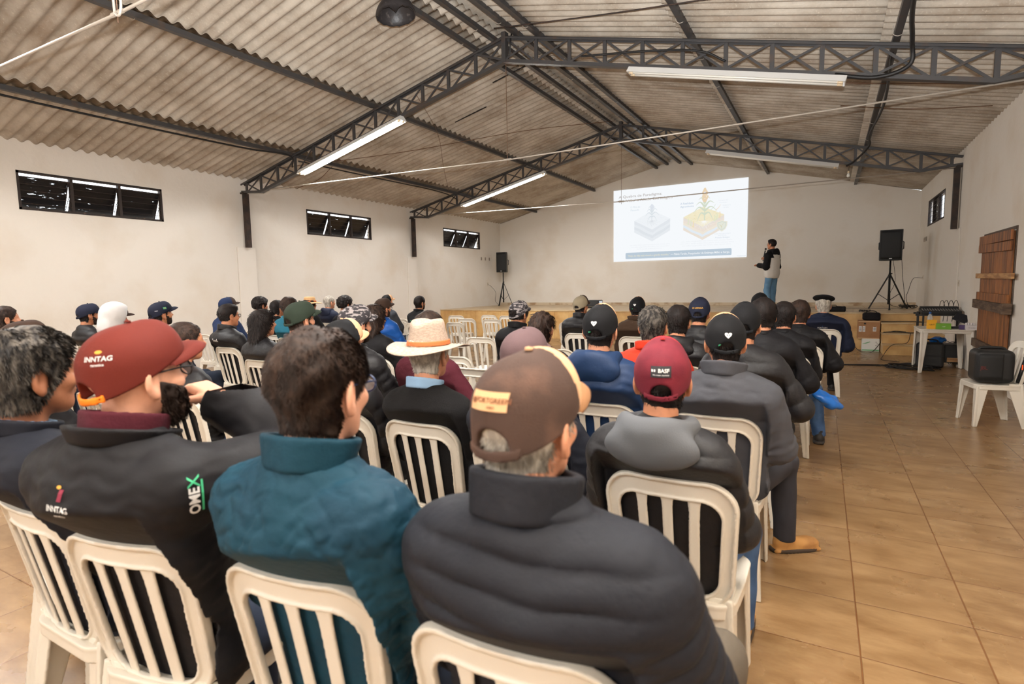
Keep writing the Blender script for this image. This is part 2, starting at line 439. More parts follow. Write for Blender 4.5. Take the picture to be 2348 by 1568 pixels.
T = 0.15
EAVE = 3.94
slab_with_holes('wall_left', 'x', XL, T, YB, YF + T, 0, EAVE, [(a, b, *WZ) for a, b in LW], M_WALL, -1)
slab_with_holes('wall_right', 'x', XR, T, YB, YF + T, 0, EAVE, [(a, b, 2.81, 3.42) for a, b in RW], M_WALL, 1)
def gable(name, y, t):
    o = link_mesh(name, [(XL, y, 0), (XR, y, 0), (XR, y, 3.86), (XA, y, 5.50), (XL, y, 3.86), (XL, y + t, 0), (XR, y + t, 0), (XR, y + t, 3.86), (XA, y + t, 5.50), (XL, y + t, 3.86)],
                  [(0, 1, 2, 3, 4), (9, 8, 7, 6, 5), (0, 5, 6, 1), (1, 6, 7, 2), (2, 7, 8, 3), (3, 8, 9, 4), (4, 9, 5, 0)], M_WALL)
    tag(o, kind='structure')
gable('wall_back', YF, T); gable('wall_rear', YB, -T)
fl = link_mesh('floor', [(XL, YB, 0), (XR, YB, 0), (XR, YF, 0), (XL, YF, 0)], [(0, 1, 2, 3)], M_FLOOR); tag(fl, kind='structure')

# corrugated roof: rows of overlapping fibre-cement sheets on each slope
def roof():
    V = []; F = []
    ys = np.arange(YB - 0.15, YF + 0.16, 0.177 / 8)
    wave = 0.026 * np.cos(2 * PI * (ys - 0.03) / 0.177)
    for side in (-1, 1):
        cuts = [6.75, 4.93, 2.76, 0.54, 0.10] if side < 0 else [6.75, 4.98, 2.76, 0.56, 0.10]
        for k in range(4):
            a, b = cuts[k], cuts[k + 1] - 0.14 * (k < 3)
            for layer in (0, 1):
                n = len(V)
                for s in range(5):
                    dx = a + (b - a) * s / 4
                    z = 5.425 - 0.2365 * dx + (0.016 * (1 - s / 4)) + layer * 0.008
                    ph = 0.0
                    for y, w in zip(ys, wave): V.append((XA + side * dx, y, z + w))
                m = len(ys)
                for s in range(4):
                    for i in range(m - 1):
                        q = (n + s * m + i, n + s * m + i + 1, n + (s + 1) * m + i + 1, n + (s + 1) * m + i)
                        F.append(q if (layer == 0) == (side < 0) else q[::-1])
                if layer == 1:
                    for i in range(m - 1):
                        p = n - 5 * m
                        F.append((p + i, p + i + 1, n + i + 1, n + i)); F.append((p + 4 * m + i, n + 4 * m + i, n + 4 * m + i + 1, p + 4 * m + i + 1))
    o = link_mesh('ceiling', V, F, M_ROOF, smooth=True); tag(o, kind='structure')
roof()
# ridge capping above the gap between the two slopes
rc = MB()
for s in (-1, 1):
    rc.bar((XA, YB - .15, 5.475), (XA, YF + .15, 5.475), 0.02, 0.008)
    for i in range(1):
        a = np.array([XA, YB - .15, 5.475]);
        n = len(rc.V)
        rc.V += [(XA, YB - .15, 5.48), (XA, YF + .15, 5.48), (XA + s * .34, YF + .15, 5.40), (XA + s * .34, YB - .15, 5.40), (XA, YB - .15, 5.49), (XA, YF + .15, 5.49), (XA + s * .34, YF + .15, 5.41), (XA + s * .34, YB - .15, 5.41)]
        rc.F += [(n, n + 1, n + 2, n + 3), (n + 7, n + 6, n + 5, n + 4)]
tag(rc.build('trim_1', M_ROOF), kind='structure')
# the zig-zag eave joint is closed by the wall heads; soffit outside keeps the sky out
# pilasters
n_tr = 1
for side, x0, x1 in (('left', XL, XL + 0.035), ('right', XR - 0.015, XR)):
    for y in (Y0, Y1, Y2):
        n_tr += 1
        b = MB().box((x0, y - .22, 0), (x1, y + .22, 2.46)); tag(b.build('trim_%d' % n_tr, M_WALL, bevel=0.012), kind='structure')

# windows ---------------------------------------------------------------------------------
M_FRAME = mat('window_iron', srgb(42, 32, 28), 0.7, bump=(30, 0.002), var=(16, srgb(86, 66, 56), 0.62, 0.7))
def dirty_glass(name, lo, hi):
    m = bpy.data.materials.new(name); m.use_nodes = True
    nt = m.node_tree; N = nt.nodes; Lk = nt.links; b = N['Principled BSDF']
    b.inputs['Base Color'].default_value = (0.012, 0.011, 0.012, 1); b.inputs['Roughness'].default_value = 0.25
    tr = N.new('ShaderNodeBsdfTransparent'); mix = N.new('ShaderNodeMixShader')
    tc = N.new('ShaderNodeTexCoord'); mp = N.new('ShaderNodeMapping'); mp.inputs['Scale'].default_value = (3, 3.0, 16)
    n = N.new('ShaderNodeTexNoise'); n.inputs['Scale'].default_value = 2.2; n.inputs['Detail'].default_value = 6; n.inputs['Roughness'].default_value = 0.6
    Lk.new(tc.outputs['Object'], mp.inputs[0]); Lk.new(mp.outputs[0], n.inputs['Vector'])
    r = N.new('ShaderNodeMapRange'); r.inputs[1].default_value = lo; r.inputs[2].default_value = hi; Lk.new(n.outputs[0], r.inputs[0])
    Lk.new(r.outputs[0], mix.inputs[0]); Lk.new(b.outputs[0], mix.inputs[1]); Lk.new(tr.outputs[0], mix.inputs[2])
    Lk.new(mix.outputs[0], N['Material Output'].inputs[0])
    return m
M_GL1 = dirty_glass('painted_over_glass_peeling', 0.60, 0.66); M_GL2 = dirty_glass('painted_over_glass', 0.66, 0.72)
M_GL3 = mat('clear_glass', (0.75, 0.85, 1.0), 0.05, alpha=0.25)
def window(num, x, y0, y1, z0, z1, side, gl, tilt=26, closed=False):
    r = empty('window_%d' % num, (x, (y0 + y1) / 2, z0), kind='structure')
    w = (y1 - y0) / 2; h = z1 - z0; fr = 0.035; o = side  # side=-1: outside is -x
    b = MB()
    for (a, c) in (((-w, 0), (w, fr)), ((-w, h - fr), (w, h)), ((-w, 0), (-w + fr, h)), ((w - fr, 0), (w, h))):
        b.box((min(0.0, o * 0.05) - 0.006, a[0], a[1]), (max(0.0, o * .05) + 0.006, c[0], c[1]))
    b.build('window_frame', M_FRAME, r)
    for k in (1, 2):
        yy = -w + 2 * w * k / 3
        MB().box((min(0, o * .05) - .008, yy - .022, 0), (max(0, o * .05) + .008, yy + .022, h)).build('mullion', M_FRAME, r)
    for k in range(3):
        a = -w + 2 * w * k / 3 + 0.03; c = -w + 2 * w * (k + 1) / 3 - 0.03
        bb = MB()
        for q in range(1, 6):
            zz = h * q / 6; bb.tube([(0.004 * -o, a - .01, zz), (0.004 * -o, c + .01, zz)], 0.0045, 5)
        if not closed: bb.tube([(0, c, h * .55), (o * .16, c - .02, .06)], .005, 5); bb.tube([(0, c - .02, h * .35), (o * .12, c - .02, h * .5)], .004, 5)
        bb.build('security_bars', M_FRAME, r)
        # tilting sash: pivots just below its top, foot swings outwards
        t = math.radians(tilt) if not closed else 0
        hh = h - 0.10 if not closed else h - 0.06
        def P(y, s, off=0):  # s from the top of the sash downwards
            return (o * (0.03 + math.sin(t) * s + off * math.cos(t)), y, h - (0.085 if not closed else 0.03) - math.cos(t) * s + off * math.sin(t) * 0.5)
        V = [P(a, 0), P(c, 0), P(c, hh / math.cos(t)), P(a, hh / math.cos(t))]; V += [(v[0] + o * .004, v[1], v[2]) for v in V]
        link_mesh('pane', V, [(0, 1, 2, 3), (7, 6, 5, 4), (0, 4, 5, 1), (1, 5, 6, 2), (2, 6, 7, 3), (3, 7, 4, 0)], gl[k], r)
        e = hh / math.cos(t)
        sb = MB()
        for A_, B_ in ((P(a, 0), P(c, 0)), (P(a, e), P(c, e)), (P(a, 0), P(a, e)), (P(c, 0), P(c, e))): sb.bar(A_, B_, 0.014, 0.014, (1, 0, 0.01))
        sb.build('sash', M_FRAME, r)
    return r
window(1, XL, *LW[0], *WZ, -1, (M_GL1, M_GL2, M_GL2)); window(2, XL, *LW[1], *WZ, -1, (M_GL2,) * 3); window(3, XL, *LW[2], *WZ, -1, (M_GL2,) * 3)
window(4, XR, *RW[0], 2.81, 3.42, 1, (M_GL3, M_GL1, M_GL3), closed=True)
# a pale wall and ground outside, seen through the open sashes
M_OUT = mat('outside_render', srgb(205, 190, 165), 0.9, bump=(10, .01))
for nm, x0, x1 in (('yard_wall', -19, -18.8),):
    tag(MB().box((x0, -10, 0), (x1, 30, 1.6)).build(nm, M_OUT), 'pale boundary wall standing outside beyond the windows', 'wall')
M_SOIL = mat('yard_soil', srgb(150, 120, 90), 0.95, bump=(6, .02))
for k, (a, b) in enumerate(((-30, XL - T), (XR + T, 20))):
    tag(link_mesh('ground', [(a, -12, -.02), (b, -12, -.02), (b, 32, -.02), (a, 32, -.02)], [(0, 1, 2, 3)], M_SOIL), kind='structure')

# door: a boarded double leaf with battens ---------------------------------------------------
d = empty('door_1', (XR, 10.26, 0), kind='structure')
M_JAMB = mat('door_jamb', srgb(92, 78, 68), .8, bump=(20, .002))
b = MB(); b.box((-.012, -.86, 2.16), (.0, .87, 2.20)); b.box((-.012, -.87, 0.0), (0, -.84, 2.2)); b.box((-.012, .84, 0), (0, .87, 2.2)); b.build('door_frame', M_JAMB, d)
for k in range(7):
    y = -.83 + k * .237
    MB().box((-.035, y + .003, .12 + .01 * (k % 3)), (-.013, y + .234, 2.14 - .02 * ((k * 2) % 3))).build('plank', M_WOOD, d, bevel=.004)
for (za, zb, hh, m, y0, y1, tk) in ((2.09, 2.10, .13, M_WOOD, -.86, .86, .03), (1.95, 1.98, .12, M_WOOD, -.84, .88, .03), (1.56, 1.575, .075, M_WOODL, -1.02, .95, .035),
                                 (1.26, 1.27, .12, M_WOOD, -.84, .85, .03), (1.13, 1.15, .13, M_WOODG, -.93, .97, .05), (.52, .55, .12, M_WOODG, -.88, .93, .04)):
    MB().bar((-.037 - tk / 2, y0, za), (-.037 - tk / 2, y1, zb), tk, hh).build('batten', m, d, bevel=.004)
MB().box((-.13, -.98, 1.07), (-.03, -.86, 1.21)).build('latch_block', M_WOODG, d, bevel=.006)

# stage ---------------------------------------------------------------------------------------
st = empty('stage', (XL, YS, 0), kind='structure'); w = XR - XL
MB().box((0.0, .012, 0), (w, YF - YS, HS - .03)).build('stage_body', M_STAGE, st)
MB().box((0, -.01, HS - .03), (w, YF - YS, HS)).build('stage_top', M_STAGETOP, st, bevel=.004)
k = 0
for i in range(30):
    x = i * .452
    if x + .44 > w - 1.06: break
    for j in range(2):
        MB().box((x + .003, 0, j * .4 + .003), (x + .449, .012, min(HS - .033, j * .4 + .397))).build('front_tile', M_STAGE, st)
gl = MB()
for i in range(1, 29): gl.box((i * .452 - .002, .01, HS - .0005), (i * .452 + .002, YF - YS, HS + .0006))
for j in range(1, 9): gl.box((0, j * .452 - .002, HS - .0005), (w, j * .452 + .002, HS + .0006))
gl.build('grout_lines', M_GROUT, st)
tag(MB().box((XL, YF - .02, HS), (XR, YF, HS + .09)).build('baseboard_back', mat('dusty_skirting', srgb(206, 188, 160), .7, var=(5, srgb(166, 136, 104), .45, .65))), kind='structure')
sp = empty('steps', (1.02, YS, 0), kind='structure')
for j in range(3):
    z1 = .62 - j * .205; y0 = -(j + 1) * .30
    MB().box((0, y0, 0), (XR - 1.02, y0 + .30, z1)).build('step', M_STAGE, sp, bevel=.005)
    MB().box((-.012, y0 - .015, z1 - .022), (XR - 1.02, y0 + .30, z1 + .004)).build('tread', M_STAGETOP, sp, bevel=.004)

# roof steelwork ------------------------------------------------------------------------------
ztop = lambda dx: 5.317 - SL * abs(dx)
zbot = lambda dx: 4.96 - SL * abs(dx)
def truss(y, label):
    r = empty('roof_truss', (XA, y, 0), label=label, cat='roof truss', group='steel roof trusses')
    MB().box((-.035, -.05, zbot(0) - .02), (.035, .05, ztop(0) + .06)).build('king_post', M_STEEL, r)
    for s in (-1, 1):
        e = 6.49 if s > 0 else 6.47
        b = MB()  # channel: web plus two flanges
        A_ = (0, 0, ztop(0)); B_ = (s * e, 0, ztop(e)); b.bar(A_, B_, .09, .006); b.bar((0, -.042, ztop(0) - .016), (s * e, -.042, ztop(e) - .016), .006, .034); b.bar((0, .042, ztop(0) - .016), (s * e, .042, ztop(e) - .016), .006, .034)
        b.build('top_chord', M_STEEL, r)
        b = MB(); q = 5.86; zb = zbot(q); b.bar((0, 0, zbot(0)), (s * q, 0, zb), .09, .05); b.bar((s * (q - .02), 0, zb), (s * e, 0, 3.625), .08, .045)
        b.build('bottom_chord', M_STEEL, r)
        xs = [.533 * i for i in range(0, 12)] + [6.33]
        for i, x in enumerate(xs):
            if i: MB().bar((s * x, 0, (zbot(x) if x < 5.87 else 3.60) + .01), (s * x, 0, ztop(x) - .01), .05, .03, (0, 1, 0)).build('vertical_strut', M_STEEL, r)
            if i < len(xs) - 1:
                x2 = xs[i + 1]; za = zbot(x); zc = zbot(x2) if x2 < 5.87 else 3.61
                MB().bar((s * (x + .02), -.022, za + .02), (s * (x2 - .02), -.022, ztop(x2) - .03), .028, .012, (0, 1, 0)).build('diagonal_brace', M_STEEL, r)
                MB().bar((s * (x + .02), .022, ztop(x) - .03), (s * (x2 - .02), .022, zc + .02), .028, .012, (0, 1, 0)).build('diagonal_brace', M_STEEL, r)
        MB().box((min(s * 6.40, s * 6.485), -.06, 3.575), (max(s * 6.40, s * 6.485), .06, 3.61)).build('end_plate', M_RUST, r)
truss(Y0, 'dark steel lattice truss nearest the rear of the hall')
truss(Y1, 'dark steel lattice truss in the foreground, crossing the whole roof above the seats')
truss(Y2, 'dark steel lattice truss further back, in front of the stage')
for side in (-1, 1):
    x = XL + .10 if side < 0 else XR - .075
    for y, nm in ((Y0, 'at the rear bay'), (Y1, 'under the foreground truss'), (Y2, 'under the truss before the stage')):
        b = MB(); b.box((-.045, -.05, 2.455), (.045, .05, 3.575)); o = b.build('steel_post', M_RUST)
        o.location = (x, y, 0); tag(o, 'short dark steel post on the %s pilaster %s' % ('left wall' if side < 0 else 'door wall', nm), 'post', 'steel posts on the pilasters')
PUR = [(-4.93, 'lowest over the window wall'), (-2.68, 'second up from the window wall'), (-.54, 'outer one on the window side of the ridge'), (-.2, 'beside the ridge on the window side'), (.2, 'beside the ridge on the door side'), (.56, 'outer one on the door side of the ridge'), (2.76, 'middle one on the door side'), (4.98, 'lowest over the door wall')]
for dx, nm in PUR:
    z = 5.350 - .2375 * abs(dx) + .028
    o = MB().box((-.035, YB, -.035), (.035, YF, .03)).build('roof_purlin', M_STEEL); o.location = (XA + dx, 0, z)
    tag(o, 'long dark steel roof purlin, ' + nm, 'purlin', 'purlins under the roof')
    hk = MB()
    for i in range(14):
        y = .7 + i * 1.29 + (abs(dx) * .37) % .5
        hk.tube(spline([(-.05, y, .05), (-.052, y, -.03), (-.01, y + .004, -.062), (.03, y + .01, -.055)], 3), .0035, 5)
    h = hk.build('hook_bolts', M_ROD, o)
# tie rods with their hangers
for y, z, nm in ((Y0, 3.5, 'nearest, its hooked end high in the corner'), (Y1, 3.50, 'across the hall under the foreground truss'), (Y2, 3.52, 'across the hall before the stage')):
    r = empty('tie_rod', (XA, y + .02, z), label='thin pale steel tie rod %s' % nm, cat='tie rod', group='tie rods across the hall')
    MB().tube([(-6.45, 0, .12), (0, 0, 0), (6.47, 0, .05)], .011, 8).build('rod', M_ROD, r, smooth=True)
    MB().tube([(0, 0, -.06), (0, 0, 4.93 - z)], .004, 5).build('hanger', M_WIRE, r)
    MB().tube([(-.07, 0, .004), (.07, 0, .004)], .016, 8).build('turnbuckle', M_ROD, r)
hk = MB().tube(spline([(0, 0, .9), (0, 0, .1), (.02, 0, 0), (.06, 0, -.02), (.09, 0, .03), (.09, 0, .10)], 6), .009, 8).build('hanger_hook', M_ROD, smooth=True)
hk.location = (-4.42, Y0, 3.49); tag(hk, 'pale bent hook holding the nearest tie rod below the roof', 'hook')
# thin wires tied below the sheets
def wire(pts, r, label, m=M_WIRE, name='roof_wire', cat='wire', n=8, group=None):
    c = np.mean(np.array(pts), 0); o = MB().tube(spline([np.array(p) - c for p in pts], n), r, 6).build(name, m, smooth=True); o.location = c; return tag(o, label, cat, group)
zr = lambda x: 5.36 - .2365 * abs(x - XA)
wire([(XA + .05, Y1 - .4, 5.28), (XA + 2, 6.9, zr(XA + 2) - .04), (XA + 4.5, 6.2, zr(XA + 4.5) - .02)], .008, 'thin rusty rod slanting across the sheets above the foreground truss', M_RUST)
wire([(-9.9, 7.9, zr(-9.9) - .03), (-8, 9.5, zr(-8) - .1), (-6, 11.2, zr(-6) - .05), (XA, 12.6, zr(XA) - .12)], .006, 'thin brown wire crossing the roof between the two trusses')
wire([(-9.35, 8.8, 4.15), (-9.9, 8.9, 3.95), (-10.7, 9.0, 3.86)], .006, 'short brown wire hanging from the low purlin above a window')
wire([(-6.3, 7.9, zr(-6.3) - .05), (-6.9, 9.3, 4.6), (-7.8, 10.7, 4.3), (-8.6, 12, 4.0)], .004, 'thin slack wire running down from the foreground truss')
wire([(XA + .3, 8.4, 5.1), (-2.6, 8.7, 4.78), (-.6, 8.9, 4.30), (1.7, 9.3, 3.95)], .006, 'thin brown wire along the roof beyond the foreground truss')
wire([(XR - 2.0, 10.2, 4.2), (1.0, 10.4, 4.05), (1.9, 10.3, 3.92)], .006, 'thin dark wire near the door wall under the roof')
wire([(XA + .09, Y1 + .05, 5.36), (XA + .13, Y1 - .06, 5.2), (XA + .10, Y1 - .03, 5.03), (XA + .03, Y1 + .02, 4.98)], .012, 'black cable looped beside the king post of the foreground truss', M_CABLE, 'power_cable', 'cable')
wire([(XA + 4.98, 4.6, 4.17), (XA + 5.02, 6.6, 4.13), (XA + 5.1, 7.45, 4.05), (XA + 5.1, 7.62, 3.85), (XA + 4.8, 7.66, 3.79), (XA + 4.4, 7.68, 3.9)], .022, 'thick black cable bending from the low purlin down to the foreground truss', M_CABLE, 'power_cable', 'cable')
wire([(XA + 4.96, 7.9, 4.09), (XA + 5.03, 10.0, 4.07), (XA + 4.96, 12.0, 4.10), (XA + 5.0, 12.8, 4.06), (XA + 4.78, 13.1, 3.86), (XA + 4.65, 13.2, 3.80)], .018, 'black cable bundle along the low purlin to the truss before the stage', M_CABLE, 'power_cable', 'cable')
wire([(XA - 4.93, 1.5, 4.13), (XA - 4.93, 4.0, 4.10), (XA - 4.88, 6.6, 4.11), (XA - 4.7, 7.5, 4.12), (XA - 4.8, 7.66, 3.93)], .016, 'black cable tied along the low purlin over the near window', M_CABLE, 'power_cable', 'cable')
wire([(XA - 4.9, 7.9, 4.10), (XA - 4.93, 10.0, 4.12), (XA - 4.86, 12.4, 4.12), (XA - 4.75, 13.1, 4.0), (XA - 4.75, 13.2, 3.86)], .014, 'black cable tied along the low purlin between the trusses', M_CABLE, 'power_cable', 'cable')
wire([(XA + 1.3, 7.6, 4.72), (XA + 2.3, 7.65, 4.60), (XA + 2.9, 7.66, 4.47), (XA + 3.2, 7.7, 4.3)], .014, 'short black cable sagging inside the foreground truss', M_CABLE, 'power_cable', 'cable')
# torn seams in the sheets
M_GAP = mat('torn_seam', srgb(24, 16, 12), .9)
for k, (x, y, L, nm) in enumerate(((-6.3, 9.6, .75, 'lower dark torn seam in the roof sheets between the trusses'), (-4.95, 8.9, .8, 'upper dark torn seam in the roof sheets near the ridge'))):
    V = []; n = 22; R_ = random.Random(k)
    for i in range(n + 1):
        x_ = -L / 2 + L * i / n; t = .008 + .014 * R_.random() * math.sin(PI * i / n) ** .3
        V += [(x_, -t, .235 * x_ - .002), (x_, t, .235 * x_ - .002), (x_, -t, .235 * x_ - .012), (x_, t, .235 * x_ - .012)]
    F = [f for i in range(n) for f in ((4 * i, 4 * i + 4, 4 * i + 5, 4 * i + 1), (4 * i + 2, 4 * i + 3, 4 * i + 7, 4 * i + 6), (4 * i, 4 * i + 2, 4 * i + 6, 4 * i + 4), (4 * i + 1, 4 * i + 5, 4 * i + 7, 4 * i + 3))]
    o = link_mesh('roof_tear', V, F, M_GAP); o.location = (x, y, zr(x) + .03); tag(o, nm, 'tear')

# tube lights ------------------------------------------------------------------------------------
def tube_light(x0, x1, y, z0, z1, on, label):
    L = math.hypot(x1 - x0, z1 - z0); a = math.atan2(z1 - z0, x1 - x0)
    r = empty('tube_light', ((x0 + x1) / 2, y, (z0 + z1) / 2), label=label, cat='light', group='twin tube lights under the trusses')
    r.rotation_euler = (0, -a, 0)
    h = L / 2
    V = []; F = []
    prof = [(-.10, -.035), (-.045, .045), (.045, .045), (.10, -.035), (.092, -.035), (.04, .037), (-.04, .037), (-.092, -.035)]
    for x in (-h, h): V += [(x, p[0], p[1]) for p in prof]
    k = 8; F = [(i, (i + 1) % k, k + (i + 1) % k, k + i) for i in range(k)] + [(0, 7, 6, 1), (1, 6, 5, 2), (2, 5, 4, 3), (8, 9, 14, 15), (9, 10, 13, 14), (10, 11, 12, 13)]
    link_mesh('housing', V, F, M_WHITEMETAL, r)
    for s in (-1, 1): link_mesh('end_cap', [(s * h, -.10, -.035), (s * h, -.045, .045), (s * h, .045, .045), (s * h, .10, -.035), (s * (h + .004), -.10, -.035), (s * (h + .004), -.045, .045), (s * (h + .004), .045, .045), (s * (h + .004), .10, -.035)], [(0, 1, 2, 3), (4, 5, 6, 7), (0, 1, 5, 4), (1, 2, 6, 5), (2, 3, 7, 6), (3, 0, 4, 7)], M_WHITEMETAL, r)
    for yy in (-.045, .045):
        tb = MB().tube([(-h + .06, yy, -.03), (h - .06, yy, -.03)], .016, 10).build('tube', M_TUBE_ON if on else M_TUBE_OFF, r, smooth=True)
        for s in (-1, 1): MB().tube([(s * (h - .075), yy, -.03), (s * (h - .02), yy, -.03)], .02, 10).build('lamp_holder', M_TAN, r, smooth=True)
LZ = lambda x: zbot(x - XA) - .085
for y, nm in ((YB + .4, 'added out of view at the rear wall'), (Y0, 'added out of view in the rear bay'), (Y1, 'under the foreground truss'), (Y2, 'under the truss before the stage')):  # rear wall and rear bay fixtures are unseen, added to brighten the foreground
    for xa, xb, on, sd in ((-8.98, -6.40, True, 'lit'), (-2.44, .09, False, 'unlit')):
        if y <= Y0: on, sd = True, 'lit'  # added rear fixtures are all lit, as fill for the front chairs
        tube_light(xa, xb, y - .09, LZ(xa), LZ(xb), on, 'long %s twin tube light %s, %s side' % (sd, nm, 'window' if xa < XA else 'door'))
# bare bulb
r = empty('bare_bulb', (.27, 13.18, 3.62), label='bare white bulb hanging from the far end of the truss before the stage', cat='bulb')
MB().lathe([(.0, -.05), (.022, -.045), (.032, -.02), (.03, .0), (.018, .025), (.016, .035)], 12).build('glass_bulb', M_TUBE_OFF, r, smooth=True)
MB().lathe([(.018, .03), (.02, .045), (.018, .07), (.006, .08)], 12).build('bulb_socket', M_TAN, r, smooth=True)
MB().tube([(0, 0, .07), (.01, .02, .18)], .004, 6).build('flex', M_CABLE, r)

# torn rubber duct hanging through the roof
M_RUB = mat('torn_rubber', srgb(46, 42, 42), .45, bump=(26, .004), var=(14, srgb(96, 88, 84), .6, .72))
r = empty('roof_duct', (-4.86, 5.75, 0), label='dark torn rubber duct bulging down through the roof beside a purlin', cat='duct')
k = 36; V = []; F = []
prof = [(.13, 5.17), (.155, 5.13), (.185, 5.10), (.215, 5.06), (.24, 5.01), (.25, 4.965)]
for q in (0, 1):
    for (rr, z) in prof:
        for i in range(k): V.append(((rr - q * .008) * math.cos(2 * PI * i / k), (rr - q * .008) * math.sin(2 * PI * i / k), z - .24 * .0 + .235 * rr * math.cos(2 * PI * i / k) * .6))
    for i in range(k):
        a = 2 * PI * i / k; t = (.012 + max(0, math.sin(a * 6 + .6)) * .075) * max(0, math.cos(a + 1.25)) + .006 * math.sin(a * 13)
        V.append(((.247 - q * .008) * math.cos(a), (.247 - q * .008) * math.sin(a), 4.955 - t + .235 * .25 * math.cos(a) * .6))
n = len(prof) + 1
for q in (0, 1):
    for j in range(n - 1):
        for i in range(k):
            f = (q * n * k + j * k + i, q * n * k + j * k + (i + 1) % k, q * n * k + (j + 1) * k + (i + 1) % k, q * n * k + (j + 1) * k + i); F.append(f if q else f[::-1])
for i in range(k): F.append(((n - 1) * k + i, (n - 1) * k + (i + 1) % k, n * k + (n - 1) * k + (i + 1) % k, n * k + (n - 1) * k + i))
link_mesh('duct_skirt', V, F, M_RUB, r, smooth=True)
MB().lathe([(.10, 5.15), (.132, 5.14), (.135, 5.19), (.12, 5.22)], 24).build('duct_collar', M_ROD, r, smooth=True)

# sockets and switches
M_PLATE = mat('switch_plate', srgb(200, 188, 168), .5); M_PLATEG = mat('grey_switch_plate', srgb(150, 138, 124), .5)
def plate(name, x, y, z, side, label, m=M_PLATE, cat='switch', face=None):
    s = -side
    b = MB(); b.box((min(0, s * .01), -.035, -.055), (max(0, s * .01), .035, .055)) if face is None else b.box((-.055, -.01, -.035), (.055, 0, .035))
    o = b.build(name, m, bevel=.003); o.location = (x, y, z)
    q = MB(); q.box((min(0, s * .014), -.012, -.02), (max(0, s * .014), .012, .02)) if face is None else q.box((-.02, -.014, -.012), (.02, 0, .012)); q.build('rocker', M_PLATEG, o)
    tag(o, label, cat)
for i, nm in enumerate(('nearest the window wall pilaster', 'middle of the row of three', 'nearest the corner')):
    plate('wall_switch', XL, 17.1 + i * .27, 2.53, -1, 'small switch plate on the window wall, ' + nm, M_PLATEG)
    plate('wall_switch', XR, 17.15 + i * .2, 2.52, 1, 'small switch plate high on the door wall, ' + nm.replace('window wall pilaster', 'door'), M_PLATEG)
plate('wall_switch', XR, 12.89, 1.45, 1, 'lone switch plate on the door wall between the door and the window', M_PLATE)
plate('wall_socket', XL, 17.5, 1.62, -1, 'socket with a plugged cable on the window wall near the corner', M_PLATE, 'socket')
plate('wall_socket', XR, 17.37, 1.58, 1, 'socket with a plugged cable on the door wall near the corner', M_PLATE, 'socket')
plate('wall_socket', .35, YS, .58, 0, 'white socket on the stage front beside the man in the beret', M_PLATE, 'socket', face=1)
wire([(XL + .02, 17.52, 1.60), (XL + .10, 17.6, 1.52), (XL + .16, 17.8, 1.3), (XL + .10, 17.85, 1.0), (XL + .2, 17.95, HS + .01)], .006, 'thin cable drooping from the socket to the loudspeaker in the far corner', M_CABLE, 'power_cable', 'cable')

# ================================================================== THE PROJECTED SLIDE
ps = empty('projected_slide', (-6.41, YF - .022, 4.66), label='bright projected slide with two soil block drawings on the stage wall', cat='slide')
SW, SH = 4.215, 2.37
def em(name, rgb, st=1.0):
    if name.startswith('slide_c_'): rgb = tuple(.68 * a + .32 * b_ for a, b_ in zip(rgb, (246, 249, 252)))
    c = srgb(*rgb); return mat(name, (0, 0, 0), 1.0, spec=0.0, emit=(c, st))
def slide(name, V2, F2, m, layer, label=None):
    V = [(v[0] * SW, -.0006 * layer, -v[1] * SH) for v in V2]
    o = link_mesh(name, V, F2, m, ps); 
    if label: o['label'] = label
    return o
M_SL = em('projected_white', (246, 249, 252), 1.0)
V, F = grid2d(1, 1, 1, 1); slide('slide_page', [(v[0] + .5, v[1] + .5) for v in V], [f[::-1] for f in F], M_SL, 0)
def stext(body, x, y, size, col, name='slide_text', bold=0, wid=None):
    V, F = text2d(body, 1.0, bold)
    if wid: k = wid * SW / V[:, 0].max()
    else: k = size * SH
    kh = size * SH
    slide(name, [(x + v[0] * k / SW, y - v[1] * kh / SH) for v in V], F, em('slide_ink_%d_%d_%d' % col, col, 1.0), 6)
G1, G2, G3 = (196, 190, 188), (206, 214, 222), (224, 229, 235)
stext('A Quebra de Paradigma:', .043, .113, .034, (188, 182, 180), bold=.012, wid=.343)
stext("Do 'Vilão' a Aliado Estratégico", .043, .172, .034, (196, 188, 184), bold=.012, wid=.426)
stext('O Mito do', .138, .262, .024, (208, 220, 230), wid=.078); stext('Passado', .139, .302, .024, (208, 220, 230), wid=.07)
stext('A Realidade', .526, .272, .024, (190, 205, 222), wid=.096, bold=.01); stext('Agronômica', .526, .312, .024, (190, 205, 222), wid=.098, bold=.01)
for x, y, w_, s in ((.80, .265, .063, 'Ciclagem de'), (.806, .292, .05, 'Nutrientes'), (.829, .330, .055, 'Cobertura'), (.835, .357, .036, 'de Solo'), (.774, .690, .115, 'Rotas de Reprodução'), (.80, .712, .06, 'da Palhada')):
    stext(s, x, y, .014, (222, 228, 236), wid=w_)
stext('Proteção Biológica', .781, .742, .018, (206, 216, 228), wid=.10)
for x, y, w_ in ((.132, .785, .32), (.145, .812, .30), (.19, .840, .20), (.535, .772, .36), (.526, .800, .385), (.540, .828, .35)):
    stext('solo milho sorgo palha raiz cultura ciclo manejo terra', x, y, .015, (232, 235, 240), wid=w_)
